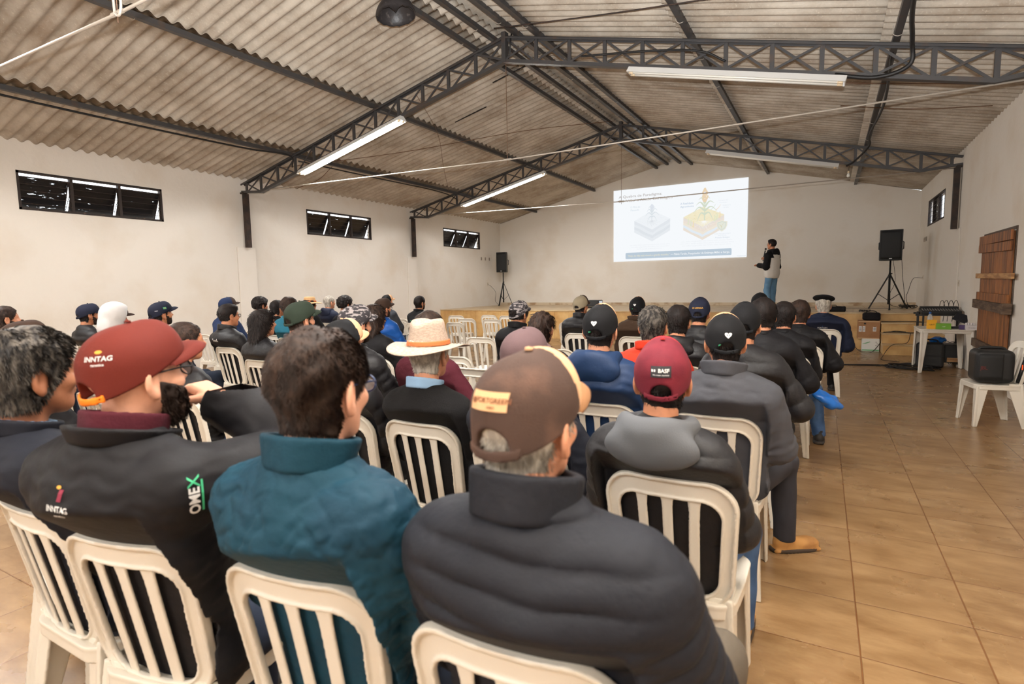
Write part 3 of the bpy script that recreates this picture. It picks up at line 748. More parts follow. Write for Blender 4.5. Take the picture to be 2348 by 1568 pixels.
# quotation bar
bar = []
for cx_, cy_, a0 in ((.889, .893, -90), (.889, .952, 0), (.108, .952, 90), (.108, .893, 180)):
    for t in range(5): a = math.radians(a0 + t * 22.5); bar.append((cx_ + .008 * math.cos(a), cy_ + .014 * math.sin(a)))
slide('quote_bar', bar, [tuple(range(len(bar)))[::-1]], em('slide_bar', (188, 203, 216)), 3)
stext('“Hoje, de vilão está virando o grande mocinho.”', .117, .936, .026, (232, 228, 208), wid=.335, bold=.01)
stext('— Flávio Tardin, Pesquisador da Embrapa Milho e Sorgo.', .458, .936, .026, (246, 248, 250), wid=.427, bold=.012)
stext('NotebookLM', .935, .987, .012, (200, 210, 220), wid=.058)
# isometric soil blocks
def poly(name, pts, col, layer): slide(name, pts, [tuple(range(len(pts)))[::-1]], em('slide_c_%d_%d_%d' % col, col), layer)
def block(cx, L, R_, ty, ly, fy, dep, tones):
    # top rhombus, then stacked bands on both faces
    poly('soil_block', [(L, ly), (cx, ty), (R_, ly), (cx, fy)], tones[0], 1)
    n = len(tones) - 1; rr = random.Random(3)
    for i in range(n):
        a, b_ = i / n, (i + 1) / n
        for (x0, y0, x1, y1) in ((L, ly, cx, fy), (cx, fy, R_, ly)):
            top = [(x0 + (x1 - x0) * t, y0 + (y1 - y0) * t + dep * (a + (.03 * math.sin(9 * t + i) if i else 0))) for t in np.linspace(0, 1, 9)]
            bot = [(x0 + (x1 - x0) * t, y0 + (y1 - y0) * t + dep * (b_ + (.03 * math.sin(9 * t + i + 1) if i < n - 1 else 0))) for t in np.linspace(1, 0, 9)]
            poly('soil_band', top + bot, tones[i + 1], 1)
block(.312, .170, .450, .315, .441, .576, .16, [(236, 240, 244), (218, 223, 229), (226, 231, 236), (214, 220, 226), (224, 229, 234)])
block(.690, .549, .841, .322, .440, .581, .172, [(240, 226, 180), (226, 212, 198), (232, 214, 196), (236, 222, 200), (218, 230, 240), (230, 214, 196)])
def stroke(pts, w0, w1, col, layer=5, name='plant_line'):
    P = np.array(spline([(*p, 0) for p in pts], 5))[:, :2]; n = len(P); L_ = []; R2 = []
    for i in range(n):
        t = P[min(i + 1, n - 1)] - P[max(i - 1, 0)]; t = t * np.array([SW, SH]); t /= np.linalg.norm(t) + 1e-9; w_ = w0 + (w1 - w0) * i / (n - 1)
        nn = np.array([-t[1] / SW, t[0] / SH]) * w_ / 2; L_.append(tuple(P[i] + nn)); R2.append(tuple(P[i] - nn))
    V = L_ + R2; F = [(i, i + 1, n + i + 1, n + i) for i in range(n - 1)]
    slide(name, V, F, em('slide_c_%d_%d_%d' % col, col), layer)
def sorghum(x, base, top, headb, col, hcol, k):
    stroke([(x, base), (x, (base + headb) / 2), (x, headb)], .028 * k, .018 * k, col)
    for s, y0, dx, dy in ((-1, .30, .05, -.03), (1, .30, .055, -.04), (-1, .48, .065, .01), (1, .50, .07, .0), (-1, .68, .045, .07), (1, .68, .05, .06), (-1, .12, .035, -.05), (1, .12, .03, -.055)):
        y_ = base + (headb - base) * (1 - y0); stroke([(x, y_), (x + s * dx * .5 * k, y_ + dy * .5 - .04 * k), (x + s * dx * k, y_ + dy * k + .01)], .05 * k, .006, col)
    rr = random.Random(5); V = []; F = []
    for i in range(70):
        t = rr.random(); ww = .017 * k * math.sin(PI * (t * .85 + .12)) ; cx_ = x + rr.uniform(-1, 1) * ww; cy_ = headb + (top - headb) * t
        n = len(V); V += [(cx_ + .005 * k * math.cos(a), cy_ + .011 * k * math.sin(a)) for a in np.linspace(0, 2 * PI, 6, endpoint=False)]; F.append(tuple(range(n, n + 6))[::-1])
    slide('seed_head', V, F, em('slide_c_%d_%d_%d' % hcol, hcol), 6)
sorghum(.309, .447, .235, .30, (206, 216, 222), (210, 216, 226), .8)
sorghum(.703, .50, .09, .25, (196, 208, 178), (230, 196, 148), 1.25)
rr = random.Random(9)
for cx_, cy_, col, k in ((.309, .452, (206, 211, 217), .6), (.700, .505, (248, 246, 240), 1.0)):
    for i in range(13):
        a = PI * (i + .5) / 13; L_ = (.045 + .02 * rr.random()) * k * 1.15
        stroke([(cx_, cy_), (cx_ + L_ * .6 * math.cos(a), cy_ + L_ * 1.0 * math.sin(a) * 1.1), (cx_ + L_ * 1.2 * math.cos(a + rr.uniform(-.3, .3)), cy_ + L_ * 2.0 * math.sin(a))], .014 * k, .004, col)
for i in range(60):   # straw on the golden top
    t, u = rr.random(), rr.random(); x = .690 + (t - u) * .143; y = .325 + (t + u) * .122; a = rr.uniform(-.7, .5); L_ = .022
    stroke([(x, y), (x + L_ * .5, y - a * .02), (x + L_, y - a * .04)], .010, .003, ((236, 214, 150), (226, 204, 140), (246, 234, 190))[i % 3], 2, 'straw_line')
for i in range(7):
    x = .20 + i * .035; y = .44 + .03 * math.sin(i * 2.1); stroke([(x, y), (x + .012, y + .015), (x + .03, y + .008)], .006, .003, (216, 220, 226), 2, 'crack_line')
for x, y, c in ((.585, .46, (214, 222, 178)), (.605, .48, (214, 222, 178)), (.622, .50, (236, 212, 150)), (.775, .44, (214, 222, 178)), (.79, .42, (214, 222, 178)), (.81, .40, (240, 206, 160))):
    stroke([(x, y), (x + .002, y + .03), (x - .001, y + .07)], .026, .026, c, 4, 'arrow'); poly('arrow_head', [(x - .008, y + .065), (x + .008, y + .065), (x, y + .09)], c, 4)
for x, y, c in ((.765, .30, (206, 220, 200)), (.80, .31, (238, 206, 170))): stroke([(x - .02, y + .07), (x + .0, y + .04), (x + .015, y)], .02, .01, c, 5, 'arrow')
sh = lambda k: [(.826 + k * a, .582 + k * b_) for a, b_ in ((0, -.072), (.015, -.058), (.038, -.052), (.037, 0), (.026, .045), (0, .078), (-.026, .045), (-.037, 0), (-.038, -.052), (-.015, -.058))]
poly('shield', sh(1.0), (232, 224, 200), 6); poly('shield', sh(.82), (200, 210, 196), 7); poly('shield', sh(.66), (222, 224, 204), 8)
stroke([(.826, .62), (.826, .58), (.838, .555)], .014, .006, (196, 190, 150), 10); stroke([(.826, .60), (.815, .575), (.810, .56)], .02, .006, (210, 196, 150), 10)

# ================================================================== CHAIRS (moulded plastic, built once, copied)
def chair_meshes(step=0.005):
    yb = lambda P: -.185 - .20 * (P[:, 2] - .42) + .75 * P[:, 0] ** 2
    hw = lambda z: .198 + .055 * (z - .42)
    out = {}
    def outer(P):
        w_ = hw(P[:, 2]); q = np.stack([np.abs(P[:, 0]) - w_, np.abs(P[:, 2] - .645) - .235], -1) + .11
        return ln(np.maximum(q, 0)) + np.minimum(q.max(-1), 0) - .11
    def inner(P):
        w_ = hw(P[:, 2]) - .048; q = np.stack([np.abs(P[:, 0]) - w_, np.abs(P[:, 2] - .63) - .178], -1) + .068
        return ln(np.maximum(q, 0)) + np.minimum(q.max(-1), 0) - .068
    def back(P):
        o = outer(P); i = inner(P); d2 = smax(o, -i, .012); t = np.abs(P[:, 1] - yb(P))
        body = smax(d2, t - .0055, .006)
        rim = smax(np.maximum(np.abs(o + .006) - .006, np.abs(P[:, 1] - yb(P) + .006) - .013), -99 + 0 * o, .001)
        rim2 = np.maximum(np.abs(i - .004) - .004, np.abs(P[:, 1] - yb(P) + .003) - .009)
        return np.maximum(smin(smin(body, rim, .006), rim2, .005), -(P[:, 2] - .42))
    out['backrest'] = net(back, ax(-.25, .25, step), ax(-.32, -.10, step), ax(.40, .90, step))
    for k, x0 in enumerate((-.082, 0, .082)):
        def slat(P, x0=x0):
            xx = x0 * (1 + .25 * (P[:, 2] - .62)); dx = np.abs(P[:, 0] - xx); t = np.abs(P[:, 1] - yb(P) - .002 * np.cos(dx * 90))
            return np.maximum(smax(dx - (.018 + .012 * np.maximum(0, (P[:, 2] - .76) / .08) ** 2), t - .005, .008), np.abs(P[:, 2] - .63) - .187)
        out['slat%d' % k] = net(slat, ax(x0 - .04, x0 + .04, step), ax(-.30, -.13, step), ax(.43, .83, step))
    def seat(P):
        z0 = .440 - .012 * np.exp(-((P[:, 0] / .13) ** 2 + ((P[:, 1] + .02) / .14) ** 2)) + .010 * np.clip((P[:, 1] - .12) / .1, -1, 1) * 0
        w_ = .215 - .06 * np.clip(-P[:, 1], 0, .3); q = np.stack([np.abs(P[:, 0]) - w_, np.abs(P[:, 1]) - .21], -1) + .07
        o = ln(np.maximum(q, 0)) + np.minimum(q.max(-1), 0) - .07
        top = smax(o, np.abs(P[:, 2] - z0) - .0055, .005)
        skirt = np.maximum(np.abs(o + .006) - .006, np.abs(P[:, 2] - .418) - .024)
        return smin(top, skirt, .008)
    out['seat'] = net(seat, ax(-.235, .235, step), ax(-.235, .235, step), ax(.38, .46, step))
    def leg(a, b, wx, wy, sx, sy):
        a = np.array(a); b = np.array(b)
        def f(P):
            t = np.clip((a[2] - P[:, 2]) / (a[2] - b[2]), 0, 1); cx = a[0] + (b[0] - a[0]) * t; cy = a[1] + (b[1] - a[1]) * t
            u = (cx - P[:, 0]) * sx; v = (cy - P[:, 1]) * sy       # inward distances from the outer corner
            WX = wx[0] + (wx[1] - wx[0]) * t; WY = wy[0] + (wy[1] - wy[0]) * t
            A_ = np.maximum(np.abs(u - WX / 2) - WX / 2, np.abs(v - .005) - .005); B_ = np.maximum(np.abs(u - .005) - .005, np.abs(v - WY / 2) - WY / 2)
            fl = smin(A_, B_, .016)
            return np.maximum(fl, np.abs(P[:, 2] - a[2] / 2) - a[2] / 2)
        lo = np.minimum(a, b) - .11; hi = np.maximum(a, b) + .11
        return net(f, ax(lo[0], hi[0], step), ax(lo[1], hi[1], step), ax(-.01, a[2] + .012, step))
    out['leg0'] = leg((-.205, .195, .43), (-.216, .212, 0), (.085, .04), (.10, .035), -1, 1)
    out['leg1'] = leg((.205, .195, .43), (.216, .212, 0), (.085, .04), (.10, .035), 1, 1)
    out['leg2'] = leg((-.195, -.185, .46), (-.226, -.245, 0), (.075, .045), (.13, .05), -1, -1)
    out['leg3'] = leg((.195, -.185, .46), (.226, -.245, 0), (.075, .045), (.13, .05), 1, -1)
    return out
_cm = chair_meshes()
def first_chair():
    r = empty('plastic_chair')
    for k, (V, Q) in _cm.items():
        fast_mesh(k.rstrip('0123'), V, Q, M_PLASTIC, r)
    return r
_chair0 = first_chair(); _used = [False]
def dup(o, parent=None):
    c = o.copy(); C.objects.link(c); c.parent = parent
    for ch in o.children: dup(ch, c)
    return c
def chair(x, y, yaw, label, group='white plastic chairs in rows', sc=1.0):
    c = _chair0 if not _used[0] else dup(_chair0); _used[0] = True
    c.location = (x, y, 0); c.rotation_euler = (0, 0, yaw); c.scale = (sc,) * 3
    return tag(c, label, 'chair', group)

# ================================================================== PEOPLE
def skin_mat(name, col): return mat('skin_' + name, srgb(*col), .5, spec=.4, bump=(180, .0004), var=(26, tuple(c * .82 for c in srgb(*col)), .45, .75))
SK = {'a': skin_mat('a', (214, 150, 118)), 'b': skin_mat('b', (196, 132, 98)), 'c': skin_mat('c', (158, 104, 76)), 'd': skin_mat('d', (224, 166, 138))}
def hair_mat(name, col, col2): return mat('hair_' + name, srgb(*col), .6, spec=.2, bump=(90, .0015), var=(60, srgb(*col2), .42, .62), stretch=(1, 1, .35))
HM = {'black': hair_mat('black', (22, 17, 16), (34, 26, 24)), 'dark': hair_mat('dark', (38, 28, 24), (58, 42, 34)), 'salt': hair_mat('salt', (34, 31, 30), (92, 86, 80)),
      'grey': hair_mat('grey', (150, 142, 132), (196, 188, 176)), 'brown': hair_mat('brown', (36, 26, 22), (54, 39, 31))}
def cloth(name, col, rough=.8, bump=(260, .0006), var=None, spec=.25):
    return mat('cloth_' + name, srgb(*col), rough, spec=spec, bump=bump, var=var)
M_EYEW = mat('eye_white', srgb(220, 212, 204), .2); M_SOLE = mat('shoe_sole', srgb(60, 48, 38), .8)
M_LENS = mat('spectacle_lens', (.9, .95, 1), .02, alpha=.12, spec=.8)

def head_f(Q, ears=True, face=True):
    A = absx(Q)
    d = ell(Q, (0, -.012, .018), (.076, .098, .088))
    d = smin(d, ell(Q, (0, .030, -.045), (.058, .058, .070)), .03)
    d = smin(d, ell(Q, (0, .052, -.098), (.026, .026, .020)), .03)
    d = smin(d, cap(A, (.050, -.002, -.058), (.020, .056, -.098), .018, .013), .03)
    if face:
        d = smin(d, cap(A, (0, .080, .014), (.036, .070, .014), .011), .018)
        d = smin(d, ell(A, (.040, .062, -.035), (.018, .022, .018)), .02)
        d = smax(d, -ell(A, (.031, .096, -.006), (.015, .016, .009)), .012)
        d = np.minimum(d, ln(A - A3(.031, .0705, -.006)) - .0125)
        d = smin(d, cap(Q, (0, .086, .002), (0, .106, -.030), .006, .0105), .012)
        d = smin(d, ell(A, (.011, .095, -.035), (.009, .010, .007)), .006)
        d = smin(d, ell(Q, (0, .0845, -.060), (.022, .009, .0045)), .006)
        d = smin(d, ell(Q, (0, .0820, -.069), (.019, .010, .0055)), .006)
    if ears:
        B = A - A3(.080, -.010, -.022); c, s = math.cos(.45), math.sin(.45)
        B = np.stack([B[:, 0] * c + B[:, 1] * s, -B[:, 0] * s + B[:, 1] * c, B[:, 2]], -1)
        e = ell(B, (0, -.002, .000), (.009, .021, .034)); e = smin(e, ell(B, (0, .004, -.030), (.008, .010, .011)), .008)
        e = smax(e, -ell(B, (.008, .001, .004), (.008, .011, .020)), .006)
        d = smin(d, e, .008)
    return d

class Body:
    """joints of one figure in its own frame: origin on the floor under the seat, +y where it faces"""
    def __init__(s, **k): s.__dict__.update(k)

def make_body(hz, hs=1.05, lean=.02, hyaw=0, hpitch=0, roll=0, bulk=1.0, arms=('lap', 'lap'), knees=None, feet=None, sw=.165, seat=.45, hx=0.0):
    b = Body(hs=hs, bulk=bulk)
    b.H = np.array([hx, lean + .035, hz]); b.R = rotz(hyaw) @ rotx(hpitch) @ roty(roll)
    b.zs = hz - .228 * hs; b.N = np.array([hx * .7, lean - .015, b.zs + .045]); b.sw = sw * hs * (.9 + .1 * bulk); b.ys = lean - .005
    b.pel = np.array([0, -.075, seat + .10]); b.lean = lean
    b.arm = []
    for s, pose in zip((-1, 1), arms):
        sh = np.array([s * b.sw, b.ys, b.zs - .035])
        if pose == 'lap': e = sh + (s * .055, .13, -.25); w = np.array([s * .12, .25 + lean, seat + .20])
        elif pose == 'knee': e = sh + (s * .09, .10, -.25); w = np.array([s * .16, .36, seat + .17])
        elif pose == 'cross': e = sh + (s * .07, .06, -.26); w = np.array([-s * .08, .20 + lean, b.zs - .27])
        elif pose == 'out': e = sh + (s * .14, .06, -.24); w = np.array([s * .17, .30, seat + .18])
        elif pose == 'down': e = sh + (s * .04, .0, -.27); w = e + (0, .06, -.23)
        else: e = np.array(pose[0], float); w = np.array(pose[1], float)
        b.arm.append((sh, e, w))
    kn = knees or ((-.13, .40, seat + .06), (.13, .40, seat + .06)); ft = feet or ((-.14, .38, .10), (.14, .38, .10))
    b.leg = [(np.array([s * .09, -.02, seat + .07]), np.array(k_, float), np.array(f_, float)) for s, k_, f_ in zip((-1, 1), kn, ft)]
    return b
def toH(b, P): return ((P - b.H.astype(f4)) @ b.R.astype(f4)) / b.hs
def fromH(b, q): return b.H + b.R @ (np.array(q, float) * b.hs)
def hand_f(P, w, e, curl=.6, s=1, fine=False, up=(0, 0, 1)):
    """a loosely curled hand past the wrist w of a forearm that comes from e"""
    d = (w - e) / np.linalg.norm(w - e); u = np.array(up, float); r = np.cross(d, u); r /= np.linalg.norm(r) + 1e-9; u = np.cross(r, d)
    R = np.stack([r * s, d, u], 1).astype(f4); Q = (P - w.astype(f4)) @ R
    f = rbox(Q, (0, .045, 0), (.040, .048, .015), .014)
    for i, (x, L) in enumerate(((-.030, .058), (-.010, .072), (.010, .078), (.030, .070))):
        a = .9 * curl; p0 = np.array([x, .088, 0]); p1 = p0 + L * .52 * np.array([x * .6, math.cos(a), -math.sin(a)]); a2 = 2.1 * curl
        p2 = p1 + L * .34 * np.array([0, math.cos(a2), -math.sin(a2)]); a3 = 2.9 * curl; p3 = p2 + L * .26 * np.array([0, math.cos(a3), -math.sin(a3)])
        g = np.minimum(cap(Q, p0, p1, .0098, .009), np.minimum(cap(Q, p1, p2, .009, .0082), cap(Q, p2, p3, .0082, .0075)))
        f = smin(f, g, .005)
    t0 = np.array([.036, .020, -.002]); t1 = np.array([.062, .052, -.018]); t2 = np.array([.056, .082, -.034])
    return smin(f, np.minimum(cap(Q, t0, t1, .014, .0105), cap(Q, t1, t2, .0105, .009)), .008)
def torso_core(P, b, g=0.0, stand=False):
    B = b.bulk; zs = b.zs
    d = ell(P, (0, b.ys - .005, zs - .15), (.165 * b.hs * (.75 + .25 * B) + g, .105 * B + g, .22 + g))
    d = smin(d, ell(P, (0, (b.ys + b.pel[1]) / 2 + .02 * B, (zs + b.pel[2]) / 2 - .05), (.150 * (.7 + .3 * B) + g, .115 * B + g, .20 + g)), .10)
    d = smin(d, ell(P, (0, b.pel[1] + .01, b.pel[2] + .0), (.175 * (.8 + .2 * B) + g, .125 * (.8 + .2 * B) + g, .11 + g)), .08)
    d = smin(d, cap(P, (-b.sw * .82, b.ys, zs - .03), (b.sw * .82, b.ys, zs - .03), .055 + g), .07)
    for s in (-1, 1): d = smin(d, cap(P, (b.N[0], b.N[1], zs + .045), (s * b.sw * .75, b.ys, zs - .01), .045 + g * .7, .040 + g * .7), .06)
    return d
def body_f(b, hands=False, ears=True, face=True, curl=.6):
    def f(P):
        d = head_f(toH(b, P), ears, face) * b.hs
        d = smin(d, cap(P, b.N - (0, 0, .03), fromH(b, (0, -.022, -.055)), .058 * b.hs, .054 * b.hs), .022)
        d = smin(d, torso_core(P, b, -.012), .03)
        for i, (sh, e, w) in enumerate(b.arm):
            a = np.minimum(cap(P, sh, e, .042, .036), cap(P, e, w, .036, .026))
            if hands: a = smin(a, hand_f(P, w, e, curl if not isinstance(curl, tuple) else curl[i], s=(1 if i == 0 else -1), up=(getattr(b, 'hup', ((0, 0, 1),) * 2))[i]), .012)
            else: a = smin(a, ell(P, w + (w - e) / np.linalg.norm(w - e) * .07, (.04, .055, .03)), .02)
            d = smin(d, a, .02)
        for h, k, ft in b.leg:
            d = smin(d, np.minimum(cap(P, h, k, .07, .048), cap(P, k, ft, .048, .034)), .02)
        if not getattr(b, 'stand', False): d = np.maximum(d, chair_plane(P, .035 + getattr(b, 'cp', .07), getattr(b, 'cx', 0)))
        return d
    return f
def arm_dist(P, b, g, k=.03):
    best = None; tt = None
    for sh, e, w in b.arm:
        t1, d1 = capt(P, sh, e); t2, d2 = capt(P, e, w)
        a1 = d1 - ((.056 + g) + (.050 - .056) * t1); a2 = d2 - ((.050 + g) + (.038 - .050) * t2)
        L1 = np.linalg.norm(e - sh); L2 = np.linalg.norm(w - e)
        d = smin(a1, a2, k); s = np.where(a1 < a2, t1 * L1, L1 + t2 * L2)
        if best is None: best, tt = d, s
        else: tt = np.where(d < best, s, tt); best = np.minimum(best, d)
    return best, tt
def bands(s, T_, amp):
    x = np.abs(np.sin(PI * s / T_)); return amp * (1 - np.maximum(x, 1e-4) ** 0.5)
def chair_plane(P, off=.010, cx=0.0):
    z = P[:, 2]; X = P[:, 0] - cx; x2 = np.minimum(X ** 2, .05)
    yb = -.185 - .20 * (z - .42) + .75 * x2 - np.maximum(0, z - .885) * .9 - np.maximum(0, np.abs(X) - .235) * 3.0
    return (yb + off) - P[:, 1]
def jacket_f(b, kind, g, T_=.075, amp=.012, seed=0, hem=None, wrinkle=.005):
    hem = hem if hem is not None else b.pel[2] - .09
    def f(P):
        t = torso_core(P, b, g); a, s = arm_dist(P, b, g * .9)
        if kind == 'puffer':
            zz = P[:, 2] + .004 * np.sin(P[:, 0] * 12 + seed) + .002 * np.sin(P[:, 0] * 37)
            t = t + bands(zz + .02, T_, amp); a = a + bands(s + .01, T_, amp * .8)
        elif kind == 'vest':
            t = t + bands(P[:, 2] + .01 * np.sin(P[:, 0] * 9), T_, amp)
        elif kind == 'quilt':
            q = np.abs(wob(P, 52, seed)); t = t + .0045 * (1 - np.minimum(1, q * 3.0)); a = a + .0045 * (1 - np.minimum(1, np.abs(wob(P, 52, seed + 3)) * 3.0))
        d = smin(t, a, .035)
        if kind == 'puffer': d = d - .0 * d
        if kind != 'puffer':
            a_fold = np.exp(-((s - .27) / .07) ** 2) * np.sin(s * 120 + 2 * wob(P, 20, seed)) * .002; d = d + a_fold * (a < t + .02) + wrinkle * .45 * wob(P * A3(1, 1, 2.4), 44, seed + 5)
        d = d + wrinkle * (.5 if kind == 'puffer' else 1) * wob(P * A3(1, 1, 1.6), 13, seed) + wrinkle * .6 * wob(P + .1, 31, seed + 1)
        # sleeves end at the wrist, the hem sits on the hips
        for sh, e, w in b.arm:
            ax_ = ((w - e) / np.linalg.norm(w - e)).astype(f4); q = (P - w.astype(f4)) @ ax_; near = ln(P - w.astype(f4)) - .10
            d = np.where(near < 0, np.maximum(d, q - .0), d)
        if not getattr(b, 'stand', False): d = smax(d, chair_plane(P, .012 + getattr(b, 'cp', .07), getattr(b, 'cx', 0)), .015)
        return smax(d, hem - P[:, 2], .02)
    return f
def collar_f(b, r=.078, h=.07, th=.008, flare=.12, tilt=-.25):
    c = (b.N + (0, .0, .018)).astype(f4); R = rotx(tilt).astype(f4)
    def f(P):
        Q = (P - c) @ R; rr = np.sqrt(Q[:, 0] ** 2 + (Q[:, 1] * .92) ** 2); z = Q[:, 2] - h / 2
        return smax(np.abs(rr - (r + flare * z + .003 * np.sin(np.arctan2(Q[:, 0], Q[:, 1]) * 5))) - th, np.abs(z) - h / 2, .010)
    return f
def hood_f(b, sz=1.0, seed=0):
    c = (b.N + (0, -.01, .035)).astype(f4); R = rotx(-.12).astype(f4)
    def f(P):
        Q = (P - c) @ R; rr = np.sqrt((Q[:, 0] * .95) ** 2 + (Q[:, 1] * .95) ** 2)
        ring = np.sqrt((rr - .088 * sz) ** 2 + (Q[:, 2] * .72) ** 2) - (.028 + .003 * np.sin(np.arctan2(Q[:, 0], Q[:, 1]) * 4 + seed))
        p = ell(P, b.N + (0, -.085 * sz, -.020), (.135 * sz, .045, .062 * sz))
        d = smin(ring, p, .06) + .0035 * wob(P * A3(1, 1, 1.8), 22, seed)
        return d
    return f
def hair_f(b, style='short', th=.010, seed=0, capped=False):
    def base(Q):
        d = ell(Q, (0, -.012, .018), (.076, .098, .088)); return smin(d, cap(Q, (0, -.030, -.12), (0, -.022, -.04), .050), .03)
    def f(P):
        Q = toH(b, P); d = base(Q) - th
        hl = .848 * Q[:, 1] - .536 * Q[:, 2] - .030
        if style == 'short':
            d = d - .35 * th * wob(Q, 60, seed); cut = np.maximum(hl, -(Q[:, 2] + .094 + .25 * (Q[:, 1] + .06)))
        elif style == 'full':
            d = d - .005 - .006 * wob(Q * A3(1, 1, .6), 50, seed); cut = np.maximum(hl - .006, -(Q[:, 2] + .095))
        elif style == 'curly':
            d = smin(d, ell(Q, (0, -.015, .035), (.088, .105, .088)), .03) - .010 - .009 * wob(Q, 95, seed) - .004 * wob(Q, 190, seed + 2); cut = np.maximum(hl - .008, -(Q[:, 2] + .06))
        elif style == 'fade':
            d = d + .006 * np.clip((.03 - Q[:, 2]) / .08, 0, 1); d = smin(d, ell(Q, (0, .01, .075), (.062, .085, .040)), .03) - .002 * wob(Q, 70, seed); cut = np.maximum(hl, -(Q[:, 2] + .060))
        elif style == 'long':
            L = smin(ell(Q, (0, -.06, -.10), (.088, .055, .13)), ell(Q, (0, -.088, -.22), (.080, .036, .14)), .06)
            L = smin(L, ell(absx(Q), (.066, -.01, -.09), (.020, .040, .10)), .04)
            d = smin(d - .004, L, .05) - .004 * np.sin(Q[:, 0] * 190 + 3 * np.sin(Q[:, 2] * 18)) * np.clip((.04 - Q[:, 2]) / .1, 0.15, 1); cut = hl - .012
            cut = np.maximum(cut, -(Q[:, 2] + .34))
        elif style == 'tied':
            d = smin(d, ell(Q, (0, -.115, .01), (.032, .03, .03)), .02); L = smin(ell(Q, (0, -.10, -.10), (.060, .04, .12)), ell(Q, (.0, -.10, -.22), (.075, .034, .12)), .05)
            d = smin(d, L, .03) - .004 * np.sin(Q[:, 0] * 170 + 3 * np.sin(Q[:, 2] * 24)); cut = np.maximum(hl, -(Q[:, 2] + .34))
        elif style == 'pulled':
            d = smin(d, ell(Q, (0, -.11, -.03), (.034, .036, .045)), .03) - .0015 * np.sin(Q[:, 2] * 300); cut = np.maximum(hl - .004, -(Q[:, 2] + .10))
        if style not in ('long',): cut = smax(cut, -ell(absx(Q), (.088, -.010, -.024), (.032, .026, .038)), .006)
        if capped:
            lim = Q[:, 2] - (.008 + .44 * Q[:, 1]); lim = np.where((np.abs(Q[:, 0]) < .05) & (Q[:, 1] < -.03), Q[:, 2] - .03, lim); cut = np.maximum(cut, lim)
        return smax(d * b.hs, cut * b.hs, .010)
    return f
def beard_f(b, full=False):
    def f(P):
        Q = toH(b, P); tt = np.clip((Q[:, 1] + .002) / .05, 0, 1); d = head_f(Q, False, False) + .002 - ((.013 if full else .0065) + .004 * wob(Q, 120, 3)) * tt
        if full: d = smin(d, ell(Q, (0, .060, -.112), (.034, .030, .030)), .03)
        cut = np.maximum(Q[:, 2] + .022 + .42 * (Q[:, 1] - .012), -(Q[:, 1] - .006 + .35 * (Q[:, 2] + .06)))
        A = absx(Q); mouth = ell(A, (0, .094, -.066), (.022, .020, .008)); 
        return smax(smax(d, cut, .006), -mouth, .004) * b.hs
    return f
def headgrid(b, r=.20, step=.006, lo=None):
    H = b.H; z0 = H[2] - (lo or .16) * b.hs
    return ax(H[0] - r, H[0] + r, step), ax(H[1] - r, H[1] + r, step), ax(z0, H[2] + .19, step)

# ---- headwear, in the head's own frame
def crown_f(b, deep=0.0, open_back=True, tall=0.0):
    def f(P):
        Q = toH(b, P)
        Qc = Q.copy(); Qc[:, 2] = .022 + np.where(Q[:, 2] < .022, .35, 1) * (Q[:, 2] - .022); d = ell(Qc, (0, -.010, .022), (.090, .112, .094)); d = smin(d, ell(Q, (0, .045, .052 + tall), (.058, .050, .064)), .04)
        seam = np.abs(Q[:, 0]) ; d = d + .0012 * np.exp(-(seam / .003) ** 2)
        d = smax(d, -(Q[:, 2] + .002 + deep - .44 * Q[:, 1]), .006)
        if open_back: d = smax(d, -ell(Q, (0, -.14, -.034), (.036, .085, .034)), .004)
        return d * b.hs
    return f
def strap_f(b, deep=0.0):
    def f(P):
        Q = toH(b, P); Qc = Q.copy(); Qc[:, 2] = .022 + np.where(Q[:, 2] < .022, .35, 1) * (Q[:, 2] - .022); d = np.abs(ell(Qc, (0, -.010, .022), (.091, .113, .095)) - .0005) - .0030
        zc = -.002 - deep + .44 * Q[:, 1] + .009
        return smax(np.maximum(d, np.abs(Q[:, 2] - zc) - .009), np.maximum(np.abs(Q[:, 0]) - .052, Q[:, 1]), .002) * b.hs
    return f
def brim(b, m, parent, deep=0.0, L=.070, camber=.30, under=None, up=0.0):
    n, k = 22, 7; V = []; F = []
    for lay in (0, 1):
        for i in range(n + 1):
            th = math.radians(-66 + 132 * i / n)
            ix, iy = .089 * math.sin(th), -.010 + .113 * math.cos(th) - .004
            for j in range(k + 1):
                t = j / k; ex = .086 * math.sin(th) * 1.0; ey = iy + (L * max(0, math.cos(th * 1.30)) ** .55)
                x = ix * (1 - t) + ix * 1.0 * t; y = iy + (ey - iy) * t
                z = -.008 - deep + .44 * y * (1 - t) + (.44 * iy) * t - camber * x * x * 2.2 - .05 * t * t * L + up * t + .012 - lay * .0035
                V.append(b.H + b.R @ (np.array([x, y, z]) * b.hs))
    q = (n + 1) * (k + 1)
    for i in range(n):
        for j in range(k):
            a = i * (k + 1) + j; F.append((a, a + 1, a + k + 2, a + k + 1)); F.append((q + a, q + a + k + 1, q + a + k + 2, q + a + 1))
    for i in range(n): a = i * (k + 1) + k; F.append((a, q + a, q + a + k + 1, a + k + 1)); a = i * (k + 1); F.append((a, a + k + 1, q + a + k + 1, q + a))
    return link_mesh('brim', V, F, m, parent, smooth=True)
